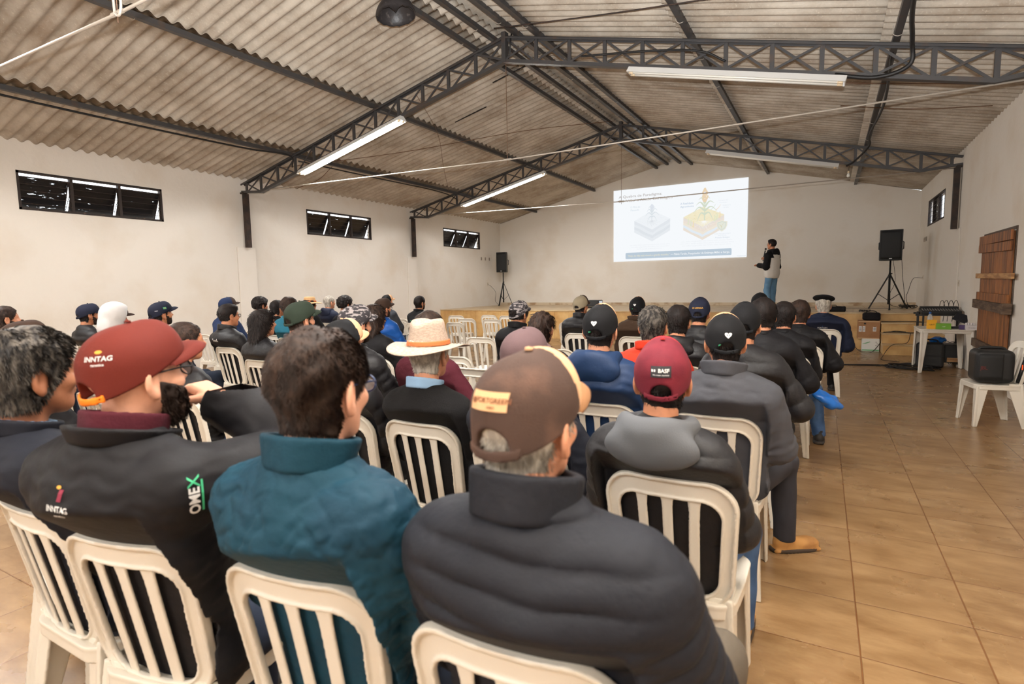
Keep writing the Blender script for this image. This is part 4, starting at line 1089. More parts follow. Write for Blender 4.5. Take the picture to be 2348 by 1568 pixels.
def base_ball_cap(b, root, step, back, front=None, brimm=None, strap=True, label=None, strapm=None, deep=.0, open_back=True, tall=0, split=.018, L=.07):
    f = crown_f(b, deep, open_back, tall); V, Q = net(f, *headgrid(b, .19, step, .06))
    g = (V[Q].mean(1) - b.H.astype(f4)) @ b.R.astype(f4) / b.hs
    if front is not None:
        k = g[:, 1] + .0 * g[:, 2] > split + .9 * np.maximum(0, .085 - g[:, 2]) * .25
        v, q = part_of(V, Q, ~k); c = fast_mesh('baseball_cap', v, q, back, root)
        v, q = part_of(V, Q, k)
        if len(q): fast_mesh('front_panel', v, q, front, c)
    else: c = fast_mesh('baseball_cap', V, Q, back, root)
    if label: c['label'] = label
    brim(b, brimm or front or back, c, deep, L)
    if strap and open_back:
        v, q = net(strap_f(b, deep), *headgrid(b, .14, min(step, .005), .08)); 
        if len(q): fast_mesh('strap', v, q, strapm or back, c)
    bt = fromH(b, (0, -.004, .1215 + tall * .4)); o = MB().lathe([(.0001, .004), (.007, .002), (.008, -.003)], 10, bt).build('button', front or back, c, smooth=True)
    return c, f
def wide_hat(b, root, m, band, step, R0=.175, ch=.125, pinch=True, label=None, tiltx=0.0, rise=.018):
    def crown(P):
        Q = toH(b, P); z = Q[:, 2] - .028; ta = 1 - .18 * np.clip(z / ch, 0, 1)
        rr = np.sqrt((Q[:, 0] / (.088 * ta)) ** 2 + ((Q[:, 1] + .008) / (.108 * ta)) ** 2); d = (rr - 1) * .085
        top = z - ch + .020 * np.exp(-(Q[:, 0] / .028) ** 2) * (1 if pinch else 0) + .1 * np.maximum(0, Q[:, 1] * .4) * 0
        d = smax(d, top, .03)
        if pinch: d = smax(d, -ell(absx(Q), (.085, .075, .125), (.042, .045, .05)), .02)
        return smax(d, -z, .004) * b.hs
    V, Q = net(crown, *headgrid(b, .17, step, .0)); c = fast_mesh('brimmed_hat', V, Q, m, root)
    if label: c['label'] = label
    n, k = 48, 9; V = []; F = []
    for lay in (0, 1):
        for i in range(n):
            a = 2 * PI * i / n
            for j in range(k + 1):
                t = j / k; rx = .080 + (R0 - .080) * t; ry = .100 + (R0 + .012 - .100) * t
                x, y = rx * math.sin(a), -.008 + ry * math.cos(a)
                z = .032 + rise * math.sin(a) ** 2 * t ** 2 * 1.3 - .020 * t * t * abs(math.cos(a)) - lay * .004 - .006 * t
                V.append(b.H + b.R @ (np.array([x, y, z]) * b.hs))
    q = n * (k + 1)
    for i in range(n):
        for j in range(k):
            a = i * (k + 1) + j; e = ((i + 1) % n) * (k + 1) + j; F.append((a, a + 1, e + 1, e)); F.append((q + a, q + e, q + e + 1, q + a + 1))
        a = i * (k + 1) + k; e = ((i + 1) % n) * (k + 1) + k; F.append((a, q + a, q + e, e))
    link_mesh('hat_brim', V, F, m, c, smooth=True)
    def bandf(P):
        Q = toH(b, P); z = Q[:, 2] - .028; return np.maximum(np.abs(crown(P) / b.hs - .0015) - .004, np.abs(z - .016) - .011) * b.hs
    V, Q = net(bandf, *headgrid(b, .15, min(step, .0045), .0)); fast_mesh('hat_band', V, Q, band, c)
    return c
def glasses(b, root, m=None, blue=False):
    m = m or M_BLACK; o = MB()
    for s in (-1, 1):
        ring = [fromH(b, (s * .033 + .025 * math.cos(t), .1005 - .004 * abs(math.cos(t)), -.008 + .018 * math.sin(t))) for t in np.linspace(0, 2 * PI, 19)]
        o.tube(ring, .0022, 6); o.tube([fromH(b, p) for p in ((s * .057, .096, -.002), (s * .074, .060, .002), (s * .079, .0, .0), (s * .081, -.022, -.012))], .0022, 6)
    o.tube([fromH(b, p) for p in ((-.009, .101, -.003), (0, .103, .0), (.009, .101, -.003))], .002, 6)
    g = o.build('glasses', m, root, smooth=True)
    for s in (-1, 1):
        ring = [fromH(b, (s * .033 + .024 * math.cos(t), .099, -.008 + .017 * math.sin(t))) for t in np.linspace(0, 2 * PI, 18, endpoint=False)]
        back = [p - b.R @ np.array([0, .0012, 0]) for p in ring]; n = 18
        link_mesh('lens', ring + back, [tuple(range(n)), tuple(range(n, 2 * n))[::-1]] + [(i, n + i, n + (i + 1) % n, (i + 1) % n) for i in range(n)], M_LENS, g)
    return g
def fuzz(V, Q, n, L, m, name, parent, flow, seed=0, jit=.5, out=.35, wd=.0007):
    """short tapered hairs scattered over a hair mesh"""
    r = np.random.default_rng(seed); a, b_, c = V[Q[:, 0]], V[Q[:, 1]], V[Q[:, 2]]; nn = np.cross(b_ - a, c - a); ar = ln(nn); p = ar / ar.sum()
    k = r.choice(len(Q), n, p=p); u = r.random((n, 1)).astype(f4); v = r.random((n, 1)).astype(f4)
    P = a[k] * (1 - u) * (1 - v) + b_[k] * u * (1 - v) + c[k] * u * v + V[Q[k, 3]] * (1 - u) * v
    N_ = nn[k] / (ar[k][:, None] + 1e-12); Fd = flow(P, N_) + jit * r.normal(size=(n, 3)).astype(f4); Fd /= ln(Fd)[:, None]
    D = N_ * out + Fd; D /= ln(D)[:, None]; S_ = np.cross(D, N_); S_ /= ln(S_)[:, None] + 1e-9
    l = (L * (.5 + r.random((n, 1)))).astype(f4); w_ = wd
    A = P - N_ * .003
    VV = np.concatenate([A - S_ * w_, A + S_ * w_, A + D * l * .55 + N_ * .001 + S_ * w_ * .7, A + D * l - N_ * l * .12], 0); i = np.arange(n)
    QQ = np.stack([i, i + n, i + 2 * n, i + 3 * n], -1)
    return np.concatenate([VV]), QQ
def shoe(b, root, ft, yaw, m, step=.012):
    """a shoe under the ankle ft, toe towards yaw (in the figure's own frame)"""
    R = rotz(yaw).astype(f4); c = np.array([ft[0], ft[1], 0], dtype=f4)
    def f(P):
        Q = (P - c) @ R
        d = smin(ell(Q, (0, .12, .035), (.048, .085, .042)), ell(Q, (0, .0, .045), (.040, .070, .050)), .04); d = smin(d, cap(Q, (0, -.01, .06), (0, -.015, .12), .044), .03)
        d = smin(d, rbox(Q, (0, .06, .012), (.046, .14, .012), .012), .008)
        return smax(d, -Q[:, 2], .003)
    V, Q = net(f, ax(c[0] - .26, c[0] + .26, step), ax(c[1] - .26, c[1] + .26, step), ax(-.01, .19, step))
    o = fast_mesh('shoe', V, Q, m, root)
    def g(P):
        Q = (P - c) @ R; q = np.stack([np.abs(Q[:, 0]) / .052, np.abs(Q[:, 1] - .06) / .148], -1); return smax((np.sqrt((q ** 3).sum(-1) ** (2 / 3)) - 1) * .05, np.abs(Q[:, 2] - .011) - .011, .004)
    V, Q = net(g, ax(c[0] - .26, c[0] + .26, step), ax(c[1] - .26, c[1] + .26, step), ax(-.01, .04, step * .6)); fast_mesh('sole', V, Q, M_SOLE, o)
    return o
M_SHOE = mat('dark_shoe', srgb(34, 30, 28), .6); M_TANSHOE = mat('tan_boot', srgb(176, 128, 70), .75, bump=(60, .001), var=(14, srgb(150, 104, 56), .45, .7))
def trousers(b, root, m, step, g=.012, name='trousers', seed=0, stand=False):
    def f(P):
        d = ell(P, (0, b.pel[1] + .02, b.pel[2] - .01), (.170, .125, .11))
        for h, k, ft in b.leg: d = smin(d, smin(cap(P, h, k, .082 + g, .062 + g), cap(P, k, ft - (0, 0, .02), .060 + g, .046 + g), .03), .04)
        d = d + .004 * wob(P, 22, seed)
        d = smax(d, chair_plane(P, .022 + getattr(b, 'cp', .07), getattr(b, 'cx', 0)), .015); return smax(d, -(P[:, 2] - .065), .01)
    pts = np.array([p for l in b.leg for p in l] + [b.pel]); lo = pts.min(0) - .19; hi = pts.max(0) + .19
    V, Q = net(f, ax(lo[0], hi[0], step), ax(lo[1], hi[1], step), ax(.04, hi[2], step)); return fast_mesh(name, V, Q, m, root)

def person(x, y, hz, label, yaw=0, hyaw=0, hpitch=0, hroll=0, hs=1.05, bulk=1.0, lean=.02, arms=('lap', 'lap'), knees=None, feet=None, skin='b', hair=('black', 'short'), hth=.010,
           jk=('plain', None), g=.012, T_=.075, amp=.014, collar=None, hood=None, pants=None, shoes=None, cap_=None, hat=None, gl=None, beard=None, seed=None, chairlabel=None, cdx=0, cdy=.07, cyaw=None,
           hands=False, curl=.6, group='audience on white plastic chairs', sw=.165, shirt=None, root=None, seat=.45, hem=None, extra=None, toes=(0, 0), hx=0.0, wr=.005, fz=0, fzl=(.016, .4, .3)):
    """x, y: where the head is; the seat goes under it. yaw, hyaw in degrees (0 looks at the stage, + turns towards the window wall)"""
    dist = math.hypot(x, y); seed = seed if seed is not None else int(abs(x * 97 + y * 31) * 10) % 97
    a = math.radians(yaw); hy = lean + .035
    px, py = x + math.sin(a) * hy - math.cos(a) * hx, y - math.cos(a) * hy - math.sin(a) * hx
    r = empty('person', (px, py, 0), a, label, 'person', group)
    b = make_body(hz, hs, lean, math.radians(hyaw), math.radians(hpitch), math.radians(hroll), bulk, arms, knees, feet, sw, seat, hx)
    b.cp = cdy; b.cx = cdx
    hstep = min(max(.0030 * dist, .0042), .011); cstep = min(max(.0034 * dist, .0065), .014); co_ = .022
    # body
    H = b.H; pts = np.array([p for l in b.leg for p in l] + [p for l in b.arm for p in l] + [b.pel]); lo = np.minimum(pts.min(0), -.2) - .14; hi = np.maximum(pts.max(0), .2) + .14
    q = .14 * hs
    bf = body_f(b, hands=hands, face=dist < 12, curl=curl)
    fx = (H[0] - q * .8, H[0] + q * .8, hstep); fy = (H[1] - q, H[1] + q, hstep); fz_ = (H[2] - .17 * hs, H[2] + .13 * hs, hstep)
    if hands:
        W_ = np.array([l[2] for l in b.arm]); 
        fx = (min(fx[0], W_[:, 0].min() - .1), max(fx[1], W_[:, 0].max() + .1), max(hstep, .006)); fy = (fy[0], max(fy[1], W_[:, 1].max() + .12), max(hstep, .006)); fz_ = (min(fz_[0], W_[:, 2].min() - .1), fz_[1], max(hstep, .006))
    V, Q = net(bf, ax(lo[0], hi[0], co_, fx), ax(lo[1], hi[1], co_, fy), ax(.05, H[2] + .14 * hs, co_, fz_))
    body = fast_mesh('body', V, Q, SK[skin], r)
    def clothbox(extra=.09): return ax(lo[0] - extra, hi[0] + extra, cstep), ax(lo[1] - extra, hi[1] + extra, cstep), ax(.34 if hem is None else hem - .05, b.zs + .16, cstep)
    kind, m = jk
    jf = jacket_f(b, kind, g, T_, amp, seed, hem, wr)
    V, Q = net(jf, *clothbox()); jo = fast_mesh('jacket', V, Q, m, r)
    if kind in ('plain', 'knit') and collar is None: collar = (m, .068, .035)
    if collar:
        cf = collar_f(b, *(collar[1:] if len(collar) > 1 else ())); n0 = b.N
        V, Q = net(cf, ax(n0[0] - .15, n0[0] + .15, max(cstep * .7, .006)), ax(n0[1] - .15, n0[1] + .15, max(cstep * .7, .006)), ax(n0[2] - .05, n0[2] + .20, max(cstep * .7, .006))); fast_mesh('collar', V, Q, collar[0], jo)
    if shirt:
        cf = collar_f(b, shirt[1], shirt[2], .006, .10); n0 = b.N
        V, Q = net(cf, ax(n0[0] - .14, n0[0] + .14, .006), ax(n0[1] - .14, n0[1] + .14, .006), ax(n0[2] - .05, n0[2] + .20, .006)); fast_mesh('shirt_collar', V, Q, shirt[0], r)
    if hood:
        hf = hood_f(b, hood[1], seed); n0 = b.N
        V, Q = net(hf, ax(n0[0] - .2, n0[0] + .2, cstep), ax(n0[1] - .26, n0[1] + .2, cstep), ax(n0[2] - .2, n0[2] + .2, cstep)); fast_mesh('hood', V, Q, hood[0], jo)
    if pants is not None: trousers(b, r, pants, max(cstep, .010), seed=seed)
    for i, (h, k, ft) in enumerate(b.leg): shoe(b, r, ft, math.radians(toes[i]), shoes or M_SHOE, .012 if dist > 2 else .008)
    if hair:
        hf_ = hair_f(b, hair[1], min(hth, .007) if cap_ else hth, seed, bool(cap_)); lowz = .40 if hair[1] in ('long', 'tied') else .17
        V, Q = net(hf_, *headgrid(b, .19, hstep, lowz))
        ho = fast_mesh('hair', V, Q, HM[hair[0]] if isinstance(hair[0], str) else hair[0], r)
        if not fz and dist < 9.5: fz, fzl = (3500 if hair[1] != 'curly' else 5000), (.014 if hair[1] not in ('long', 'tied') else .03, .22, .22 if hair[1] != 'curly' else .6)
        if fz:
            cr = fromH(b, (0, -.055, .10)).astype(f4)
            v, q = fuzz(V, Q, fz, fzl[0], None, '', None, lambda P, N_: (P - cr) / (ln(P - cr)[:, None] + .02) * 1.0 + A3(0, .15, -.5), seed, fzl[1], fzl[2], max(.0007, .00045 * dist))
            if cap_:
                n_ = len(q); root_ = toH(b, v[q[:, 0]]); ok = root_[:, 2] < .44 * root_[:, 1] - .012; ok |= (np.abs(root_[:, 0]) < .032) & (root_[:, 1] < -.05) & (root_[:, 2] < -.012)
                v, q = part_of(v, q, ok)
            fast_mesh('hair_strands', v, q, HM[hair[0]] if isinstance(hair[0], str) else hair[0], ho)
    if beard:
        V, Q = net(beard_f(b, beard[1]), *headgrid(b, .15, hstep, .20)); 
        if len(Q): bo = fast_mesh('beard', V, Q, HM[beard[0]], r)
        if len(Q) and dist < 2.5:
            v, q = fuzz(V, Q, 9000, .014, None, '', None, lambda P, N_: N_ * .0 + A3(0, .3, -1.0), seed, .25, .25); fast_mesh('beard_strands', v, q, HM[beard[0]], bo)
    cobj = None
    if cap_: cobj = base_ball_cap(b, r, hstep, **cap_)
    if hat: hat(b, r, hstep)
    if gl: glasses(b, r, gl if gl is not True else None)
    if extra: extra(b, r, jf, cobj, jo)
    if chairlabel:
        cy_ = math.radians(yaw if cyaw is None else cyaw); chair(px + cdx * math.cos(cy_) - cdy * math.sin(cy_), py + cdx * math.sin(cy_) + cdy * math.cos(cy_), cy_, chairlabel, sc=1.03)
    return r, b

# ------------------------------------------------------------------ who is there
def at(x, y, z, k=1.0): return x * k, y * k, 1.55 - (1.55 - z) * k
JEANS = cloth('jeans', (52, 78, 116), bump=(300, .0005), var=(7, srgb(74, 102, 142), .45, .7)); BLUEJ = cloth('pale_jeans', (104, 142, 172), bump=(300, .0005), var=(6, srgb(84, 122, 158), .45, .7))
DKJ = cloth('dark_jeans', (34, 42, 58)); GREYP = cloth('grey_trousers', (92, 84, 74), bump=(220, .0008)); CHAR = cloth('charcoal_trousers', (48, 48, 54)); BLKP = cloth('black_trousers', (15, 14, 15))
C_PUFF = cloth('charcoal_puffer', (25, 27, 34), .68, (60, .002), spec=.25); C_BPUFF = cloth('black_puffer', (17, 16, 20), .55, (60, .002), spec=.4); C_TEAL = cloth('teal_quilt', (11, 54, 71), .7, (46, .003), var=(5, srgb(9, 48, 66), .45, .65), spec=.25)
C_BLK = cloth('black_cloth', (15, 14, 17), .8, (30, .002)); C_SOFT = cloth('softshell', (14, 13, 17), .65, (16, .004)); C_NAVY = cloth('navy_cloth', (22, 29, 50), .7, (30, .002)); C_DNAVY = cloth('dark_navy_cloth', (18, 21, 31), .75, (30, .002)); C_NAVYR = cloth('navy_rain', (18, 44, 80), .6, (22, .003), spec=.35)
C_GREYS = cloth('grey_softshell', (70, 71, 77), .75, (24, .002), var=(5, srgb(60, 61, 66), .45, .65)); C_RED = cloth('red_puffer', (202, 52, 28), .6, (40, .002)); C_BROWNJ = cloth('brown_jacket', (58, 42, 30), .85); C_BLUEP = cloth('blue_puffer', (10, 78, 158), .5, (50, .002), spec=.4)
C_DBLUE = cloth('faded_blue', (32, 48, 82), .8); C_GREYC = cloth('grey_collar', (90, 92, 96), .85); C_MAR = cloth('maroon_knit', (72, 22, 34), .85, (90, .002)); C_KNIT = cloth('black_knit', (17, 16, 17), .95, (240, .002)); C_LBLUE = cloth('light_blue_shirt', (142, 174, 206), .8); C_OLIVE = cloth('olive', (128, 122, 86), .85)
C_WHOOD = cloth('white_hood', (216, 214, 214), .85, (120, .001)); C_DGREY = cloth('dark_grey_jacket', (58, 60, 66), .75, (40, .002)); C_TEALD = cloth('teal_sleeve', (30, 98, 118), .7)
K_BLACK = cloth('cap_black', (12, 12, 15), .8, (200, .0008), var=(9, srgb(22, 24, 28), .55, .75)); K_TAN = cloth('cap_tan', (220, 172, 132), .85); K_BROWN = cloth('cap_mesh_brown', (72, 55, 48), .85, (380, .0015), var=(8, srgb(104, 78, 66), .45, .7)); K_BRIM = cloth('cap_brim_brown', (150, 108, 74), .85)
K_RUST = cloth('cap_rust', (96, 32, 23), .8, (220, .0006)); K_MAR = cloth('cap_mesh_maroon', (100, 26, 40), .75, (380, .0015), var=(7, srgb(126, 38, 50), .45, .7)); K_MARF = cloth('cap_red_front', (184, 42, 44), .8); K_NAVY = cloth('cap_navy', (24, 28, 46), .8); K_GREEN = cloth('cap_green', (42, 52, 42), .85, (300, .001)); K_PLUM = cloth('cap_plum', (96, 76, 78), .85)
K_OLIVE = cloth('cap_khaki', (146, 134, 112), .85, (300, .001)); K_DBR = cloth('cap_dark_brown', (60, 44, 36), .85); K_BLUE = cloth('cap_blue', (28, 42, 74), .8); K_CAMO = mat('cap_camouflage', srgb(150, 142, 142), .85, var=(26, srgb(44, 40, 44), .44, .50), stretch=(1.0, 1.0, 2.2)); K_PATCH = cloth('patch_tan', (222, 176, 132), .7)
K_ORANGE = cloth('orange_strap', (240, 128, 30), .6); STRAW = mat('woven_straw', srgb(166, 147, 132), .85, bump=(160, .002), var=(70, srgb(188, 168, 152), .4, .6), stretch=(1, 1, 3)); STRAW2 = mat('tan_felt', srgb(214, 172, 124), .85, bump=(140, .001)); LEATH = cloth('leather_band', (186, 108, 62), .6, (60, .0008))
INKW = mat('white_print', srgb(232, 232, 232), .7); INKB = mat('brown_print', srgb(120, 70, 40), .7); INKG = mat('green_print', srgb(60, 170, 120), .7); INKR = mat('red_print', srgb(190, 40, 50), .7); INKY = mat('yellow_print', srgb(214, 160, 60), .7); INKC = mat('wine_print', srgb(130, 34, 60), .7); INKK = mat('dark_print', srgb(34, 34, 38), .7); INKBL = mat('blue_print', srgb(50, 90, 160), .7)

def put(name, f, V2, F2, b, org, right, up, into, m, parent, world=False, lift=.0018):
    V, F = decal(f, V2, F2, org, right, up, into, lift)
    return link_mesh(name, V, F, m, parent)
def ptext(name, body, f, org, right, up, into, size, m, parent, bold=.02, lift=.002, center=True):
    V, F = text2d(body, size, bold)
    if center: V = V - np.array([V[:, 0].max() / 2, size / 2])
    return put(name, f, V, F, None, org, right, up, into, m, parent, lift=lift)
def on_head(b, q): return fromH(b, q)
def hax(b, v): return b.R @ np.array(v, float)
HEART = [(0, -.012), (.011, -.001), (.014, .005), (.013, .010), (.008, .012), (.003, .011), (0, .008), (-.003, .011), (-.008, .012), (-.013, .010), (-.014, .005), (-.011, -.001)]
def heart_logo(dx=0.0, dz=.03):
    def ex(b, r, jf, c, jo):
        cobj, cf = c; k = 1.15
        V = [(p[0] * k, p[1] * k) for p in HEART]
        put('heart_logo', cf, V, [tuple(range(len(V)))], b, on_head(b, (dx, -.20, dz)), hax(b, (1, 0, 0)), hax(b, (0, 0, 1)), hax(b, (0, 1, 0)), INKW, cobj)
        e = [(.0022 * math.cos(t), .0022 * math.sin(t)) for t in np.linspace(0, 2 * PI, 8, endpoint=False)]
        for s in (-1, 1): put('heart_eye', cf, [(s * .005 + p[0], .003 + p[1]) for p in e], [tuple(range(8))], b, on_head(b, (dx, -.20, dz)), hax(b, (1, 0, 0)), hax(b, (0, 0, 1)), hax(b, (0, 1, 0)), INKK, cobj, lift=.003)
        V, F = grid2d(.012, .008, 1, 1); put('flag_tab', cf, V, F, b, on_head(b, (-.028, -.20, -.014)), hax(b, (1, 0, 0)), hax(b, (0, 0, 1)), hax(b, (0, 1, 0)), INKG, cobj, lift=.004)
    return ex
def back_print(lines, z=-.10, x=0.0, size=.014):
    """lines of small print on the back of a jacket: (text, height, material, dy)"""
    def ex(b, r, jf, c, jo):
        for t, s, m, dz in lines: ptext('back_logo', t, jf, (x, -.50, b.zs + z + dz), (1, 0, 0), (0, 0, 1), (0, 1, 0), s, m, jo)
    return ex
def rect_patch(w, h, n=8, m=3): return grid2d(w, h, n, m)

LN = -.17
P = person
k1 = 1.03
# ---- the nearest row
def ex_brown(b, r, jf, c, jo):
    cobj, cf = c; V, F = rect_patch(.078, .032)
    o, R_, U, I = on_head(b, (-.004, -.25, .045)), hax(b, (1, 0, 0)), hax(b, (0, 0, 1)), hax(b, (0, 1, 0))
    pp = put('leather_patch', cf, V, F, b, o, R_, U, I, K_PATCH, cobj, lift=.003)
    ptext('patch_print', 'FORTGREEN', cf, on_head(b, (.006, -.25, .047)), R_, U, I, .0085, INKB, pp, lift=.0045)
    ptext('patch_print', 'AGRO', cf, on_head(b, (.006, -.25, .036)), R_, U, I, .004, INKB, pp, lift=.0045)
    e = [(.0055 * math.cos(t), .0055 * math.sin(t)) for t in np.linspace(0, 2 * PI, 10, endpoint=False)]
    put('patch_print', cf, e, [tuple(range(10))], b, on_head(b, (-.032, -.25, .045)), R_, U, I, INKB, pp, lift=.0045)
def ex_red(b, r, jf, c, jo):
    cobj, cf = c; R_, U, I = hax(b, (.75, -.66, 0)), hax(b, (0, 0, 1)), hax(b, (-.66, -.75 * -1, 0))
    o = on_head(b, (.10, -.19, .052)); I = hax(b, (-.5, .86, 0)); R_ = hax(b, (.86, .5, 0))
    ptext('cap_logo', 'INNTAG', cf, o, R_, U, I, .011, INKW, cobj); ptext('cap_logo', 'genetica', cf, on_head(b, (.10, -.19, .039)), R_, U, I, .006, INKW, cobj)
    e = [(.008 * math.cos(t), .004 * math.sin(t)) for t in np.linspace(0, 2 * PI, 10, endpoint=False)]; put('cap_logo', cf, e, [tuple(range(10))], b, on_head(b, (.10, -.19, .066)), R_, U, I, INKY, cobj)
    z = b.zs - .07
    ptext('back_logo', 'INNTAG', jf, (-.01, -.5, z + .02), (1, 0, 0), (0, 0, 1), (0, 1, 0), .014, INKW, jo); ptext('back_logo', 'genetica', jf, (-.01, -.5, z + .002), (1, 0, 0), (0, 0, 1), (0, 1, 0), .007, INKW, jo)
    V, F = rect_patch(.014, .028, 2, 3); put('back_logo', jf, [(p[0] + p[1] * .3, p[1]) for p in V], F, b, (-.005, -.5, z + .05), (1, 0, 0), (0, 0, 1), (0, 1, 0), INKC, jo)
    put('back_logo', jf, e, [tuple(range(10))], b, (-.013, -.5, z + .068), (1, 0, 0), (0, 0, 1), (0, 1, 0), INKY, jo)
    sh, e_, w_ = b.arm[1]; d = (e_ - sh) / np.linalg.norm(e_ - sh); mid = sh + np.array([.02, .01, .01]); out = np.array([.80, -.60, 0]); out /= np.linalg.norm(out); up2 = np.cross(out, np.array([0, 0, 1.0])) ; 
    ptext('sleeve_logo', 'OME', jf, mid + out * .3 + (0, 0, -.02), (0, 0, 1), tuple(np.cross(-out, (0, 0, 1.0)) * -1), tuple(-out), .022, INKW, jo, bold=.03)
    ptext('sleeve_logo', 'X', jf, mid + out * .3 + (0, 0, .026), (0, 0, 1), tuple(np.cross(-out, (0, 0, 1.0)) * -1), tuple(-out), .026, INKG, jo, bold=.01)
    V, F = rect_patch(.075, .0045, 5, 1); rr_ = np.cross(-out, (0, 0, 1.0)) * -1
    put('sleeve_logo', jf, V, F, b, mid + out * .3 - rr_ * .018 + (0, 0, -.01), (0, 0, 1), tuple(rr_), tuple(-out), INKG, jo)
X = at(-1.98, .70, 1.33, k1)
P(*X, 'man with dark greying hair and dark navy jacket in the nearest row', hyaw=-4, skin='c', hair=('salt', 'full'), hth=.016, jk=('plain', C_DNAVY), g=.026, collar=(C_DNAVY, .084, .05), shirt=(C_LBLUE, .072, .05), pants=BLKP, lean=LN, hs=1.08, cdx=-.05, cdy=.11, hx=.03, chairlabel='white plastic chair under the greying man in dark navy', fz=16000, fzl=(.020, .14, .06), bulk=1.05)
X = at(-1.48, .73, 1.355, k1)
P(*X, 'bearded man in a rust red cap and black jacket, right fist held at his mouth', yaw=12, hyaw=-12, hpitch=4, skin='d', hair=None, jk=('plain', C_SOFT), g=.040, bulk=1.15, sw=.175, collar=(C_SOFT, .104, .045, .010, .5), shirt=(C_MAR, .084, .085), pants=DKJ, lean=LN, hs=1.06, beard=('brown', True), gl=True,
  arms=('lap', ((.37, .11, 1.10), (.05, .10, 1.235))), hands=True, curl=(.5, .95), cap_=dict(back=K_RUST, front=None, brimm=K_RUST, strapm=K_ORANGE, label='rust red baseball cap with orange strap'), extra=ex_red, cdx=-.06, cdy=.11, hx=.03, chairlabel='white plastic chair under the man in the rust cap', seed=4)
def ex_teal(b, r, jf, c, jo): pass
X = at(-.935, .825, 1.35, k1)
P(*X, 'man with short dark hair, blue glasses and a teal quilted jacket in the nearest row', yaw=8, hyaw=-2, hpitch=-4, skin='d', hair=('brown', 'short'), hth=.012, jk=('quilt', C_TEAL), g=.032, bulk=1.12, collar=(C_TEAL, .086, .075, .010, .2), pants=DKJ, lean=LN, hs=1.08, gl=mat('blue_glasses', srgb(30, 52, 96), .3), cdx=-.08, cdy=.10, hx=.015, chairlabel='white plastic chair under the man in the teal quilted jacket', fz=30000, fzl=(.012, .22, .25), wr=.006, seed=8)
X = at(-.46, .87, 1.315, 1.04)
P(*X, 'broad man in a brown mesh cap and charcoal puffer, back nearest the camera', yaw=4, hyaw=-10, hpitch=-2, skin='a', hair=('grey', 'short'), hth=.012, jk=('puffer', C_PUFF), g=.040, T_=.056, amp=.013, bulk=1.15, sw=.185, arms=('lap', 'lap'), collar=(C_PUFF, .088, .085, .012, .1), pants=GREYP, lean=LN, hs=1.04,
  cap_=dict(back=K_BROWN, front=K_TAN, brimm=K_BRIM, split=.022, tall=.004, label='brown mesh trucker cap with a tan front and leather patch'), extra=ex_brown, knees=((-.13, .42, .52), (.26, .44, .53)), feet=((-.14, .40, .1), (.28, .46, .1)), cdx=-.05, cdy=.05, hx=-.03, chairlabel='white plastic chair under the man in the brown mesh cap, nearest the camera', fz=9000, seed=6)
# ---- second row
def ex_basf(b, r, jf, c, jo):
    cobj, cf = c; R_, U, I = hax(b, (1, 0, 0)), hax(b, (0, 0, 1)), hax(b, (0, 1, 0)); V, F = rect_patch(.064, .036)
    pp = put('rubber_patch', cf, V, F, b, on_head(b, (0, -.25, .040)), R_, U, I, INKK, cobj, lift=.003)
    ptext('patch_print', 'BASF', cf, on_head(b, (.008, -.25, .044)), R_, U, I, .0115, INKW, pp, bold=.03, lift=.0045); ptext('patch_print', 'We create chemistry', cf, on_head(b, (0, -.25, .031)), R_, U, I, .0042, INKW, pp, lift=.0045)
    for dx in (-.026, -.019): V, F = rect_patch(.005, .0075, 1, 1); put('patch_print', cf, V, F, b, on_head(b, (dx, -.25, .044)), R_, U, I, INKW, pp, lift=.0045)
X = at(-.47, 1.84, 1.24, 1.03)
P(*X, 'man in a maroon and red mesh cap and black puffer with a grey collar', hyaw=12, hpitch=3, skin='b', hair=('black', 'short'), jk=('puffer', C_BPUFF), g=.034, T_=.085, amp=.013, bulk=1.05, hood=(C_GREYC, 1.15), pants=JEANS, lean=LN, hs=1.05, cap_=dict(back=K_MAR, front=K_MARF, brimm=K_MARF, tall=.010, split=.03, label='maroon mesh cap with a red front and dark patch'),
  extra=ex_basf, knees=((-.13, .42, .51), (.20, .42, .51)), feet=((-.15, .38, .1), (.20, .44, .1)), shoes=M_TANSHOE, chairlabel='white plastic chair under the man in the maroon mesh cap', seed=3, cdx=.035)
X = at(-1.08, 2.01, 1.255, 1.03)
P(*X, 'person in a plum cap and dark jacket, mostly hidden behind the brown mesh cap', skin='b', hair=('dark', 'short'), jk=('plain', C_DNAVY), g=.03, bulk=1.15, pants=DKJ, lean=LN + .04, cap_=dict(back=K_PLUM), arms=('lap', 'out'), chairlabel='white plastic chair under the person in the plum cap')
def hat1(b, r, st): wide_hat(b, r, STRAW, LEATH, min(st, .007), R0=.185, ch=.125, label='pale woven straw hat with a leather band', rise=.012)
X = at(-1.61, 2.06, 1.25, 1.03)
P(*X, 'man in a pale straw hat, light blue collar and black knit jumper', hyaw=4, skin='a', hair=('grey', 'short'), jk=('knit', C_KNIT), g=.022, bulk=1.2, collar=(C_KNIT, .075, .02), shirt=(C_LBLUE, .080, .055), pants=BLKP, lean=LN, hat=hat1, cdx=-.04, chairlabel='white plastic chair under the man in the straw hat', seed=5, wr=.003)
X = at(-2.19, 2.08, 1.27, 1.02)
P(*X, 'person in a black cap with tan brim behind the teal jacket', skin='b', hair=('dark', 'short'), jk=('puffer', C_BPUFF), g=.032, bulk=1.15, pants=BLKP, lean=LN, cap_=dict(back=K_BLACK, front=K_TAN, brimm=K_TAN, L=.065), chairlabel='white plastic chair under the person in the black cap with tan brim')
chair(-2.90, 2.22, math.radians(8), 'empty white plastic chair between the teal jacket and the woman with tied hair')
X = (-3.55, 2.05, 1.24)
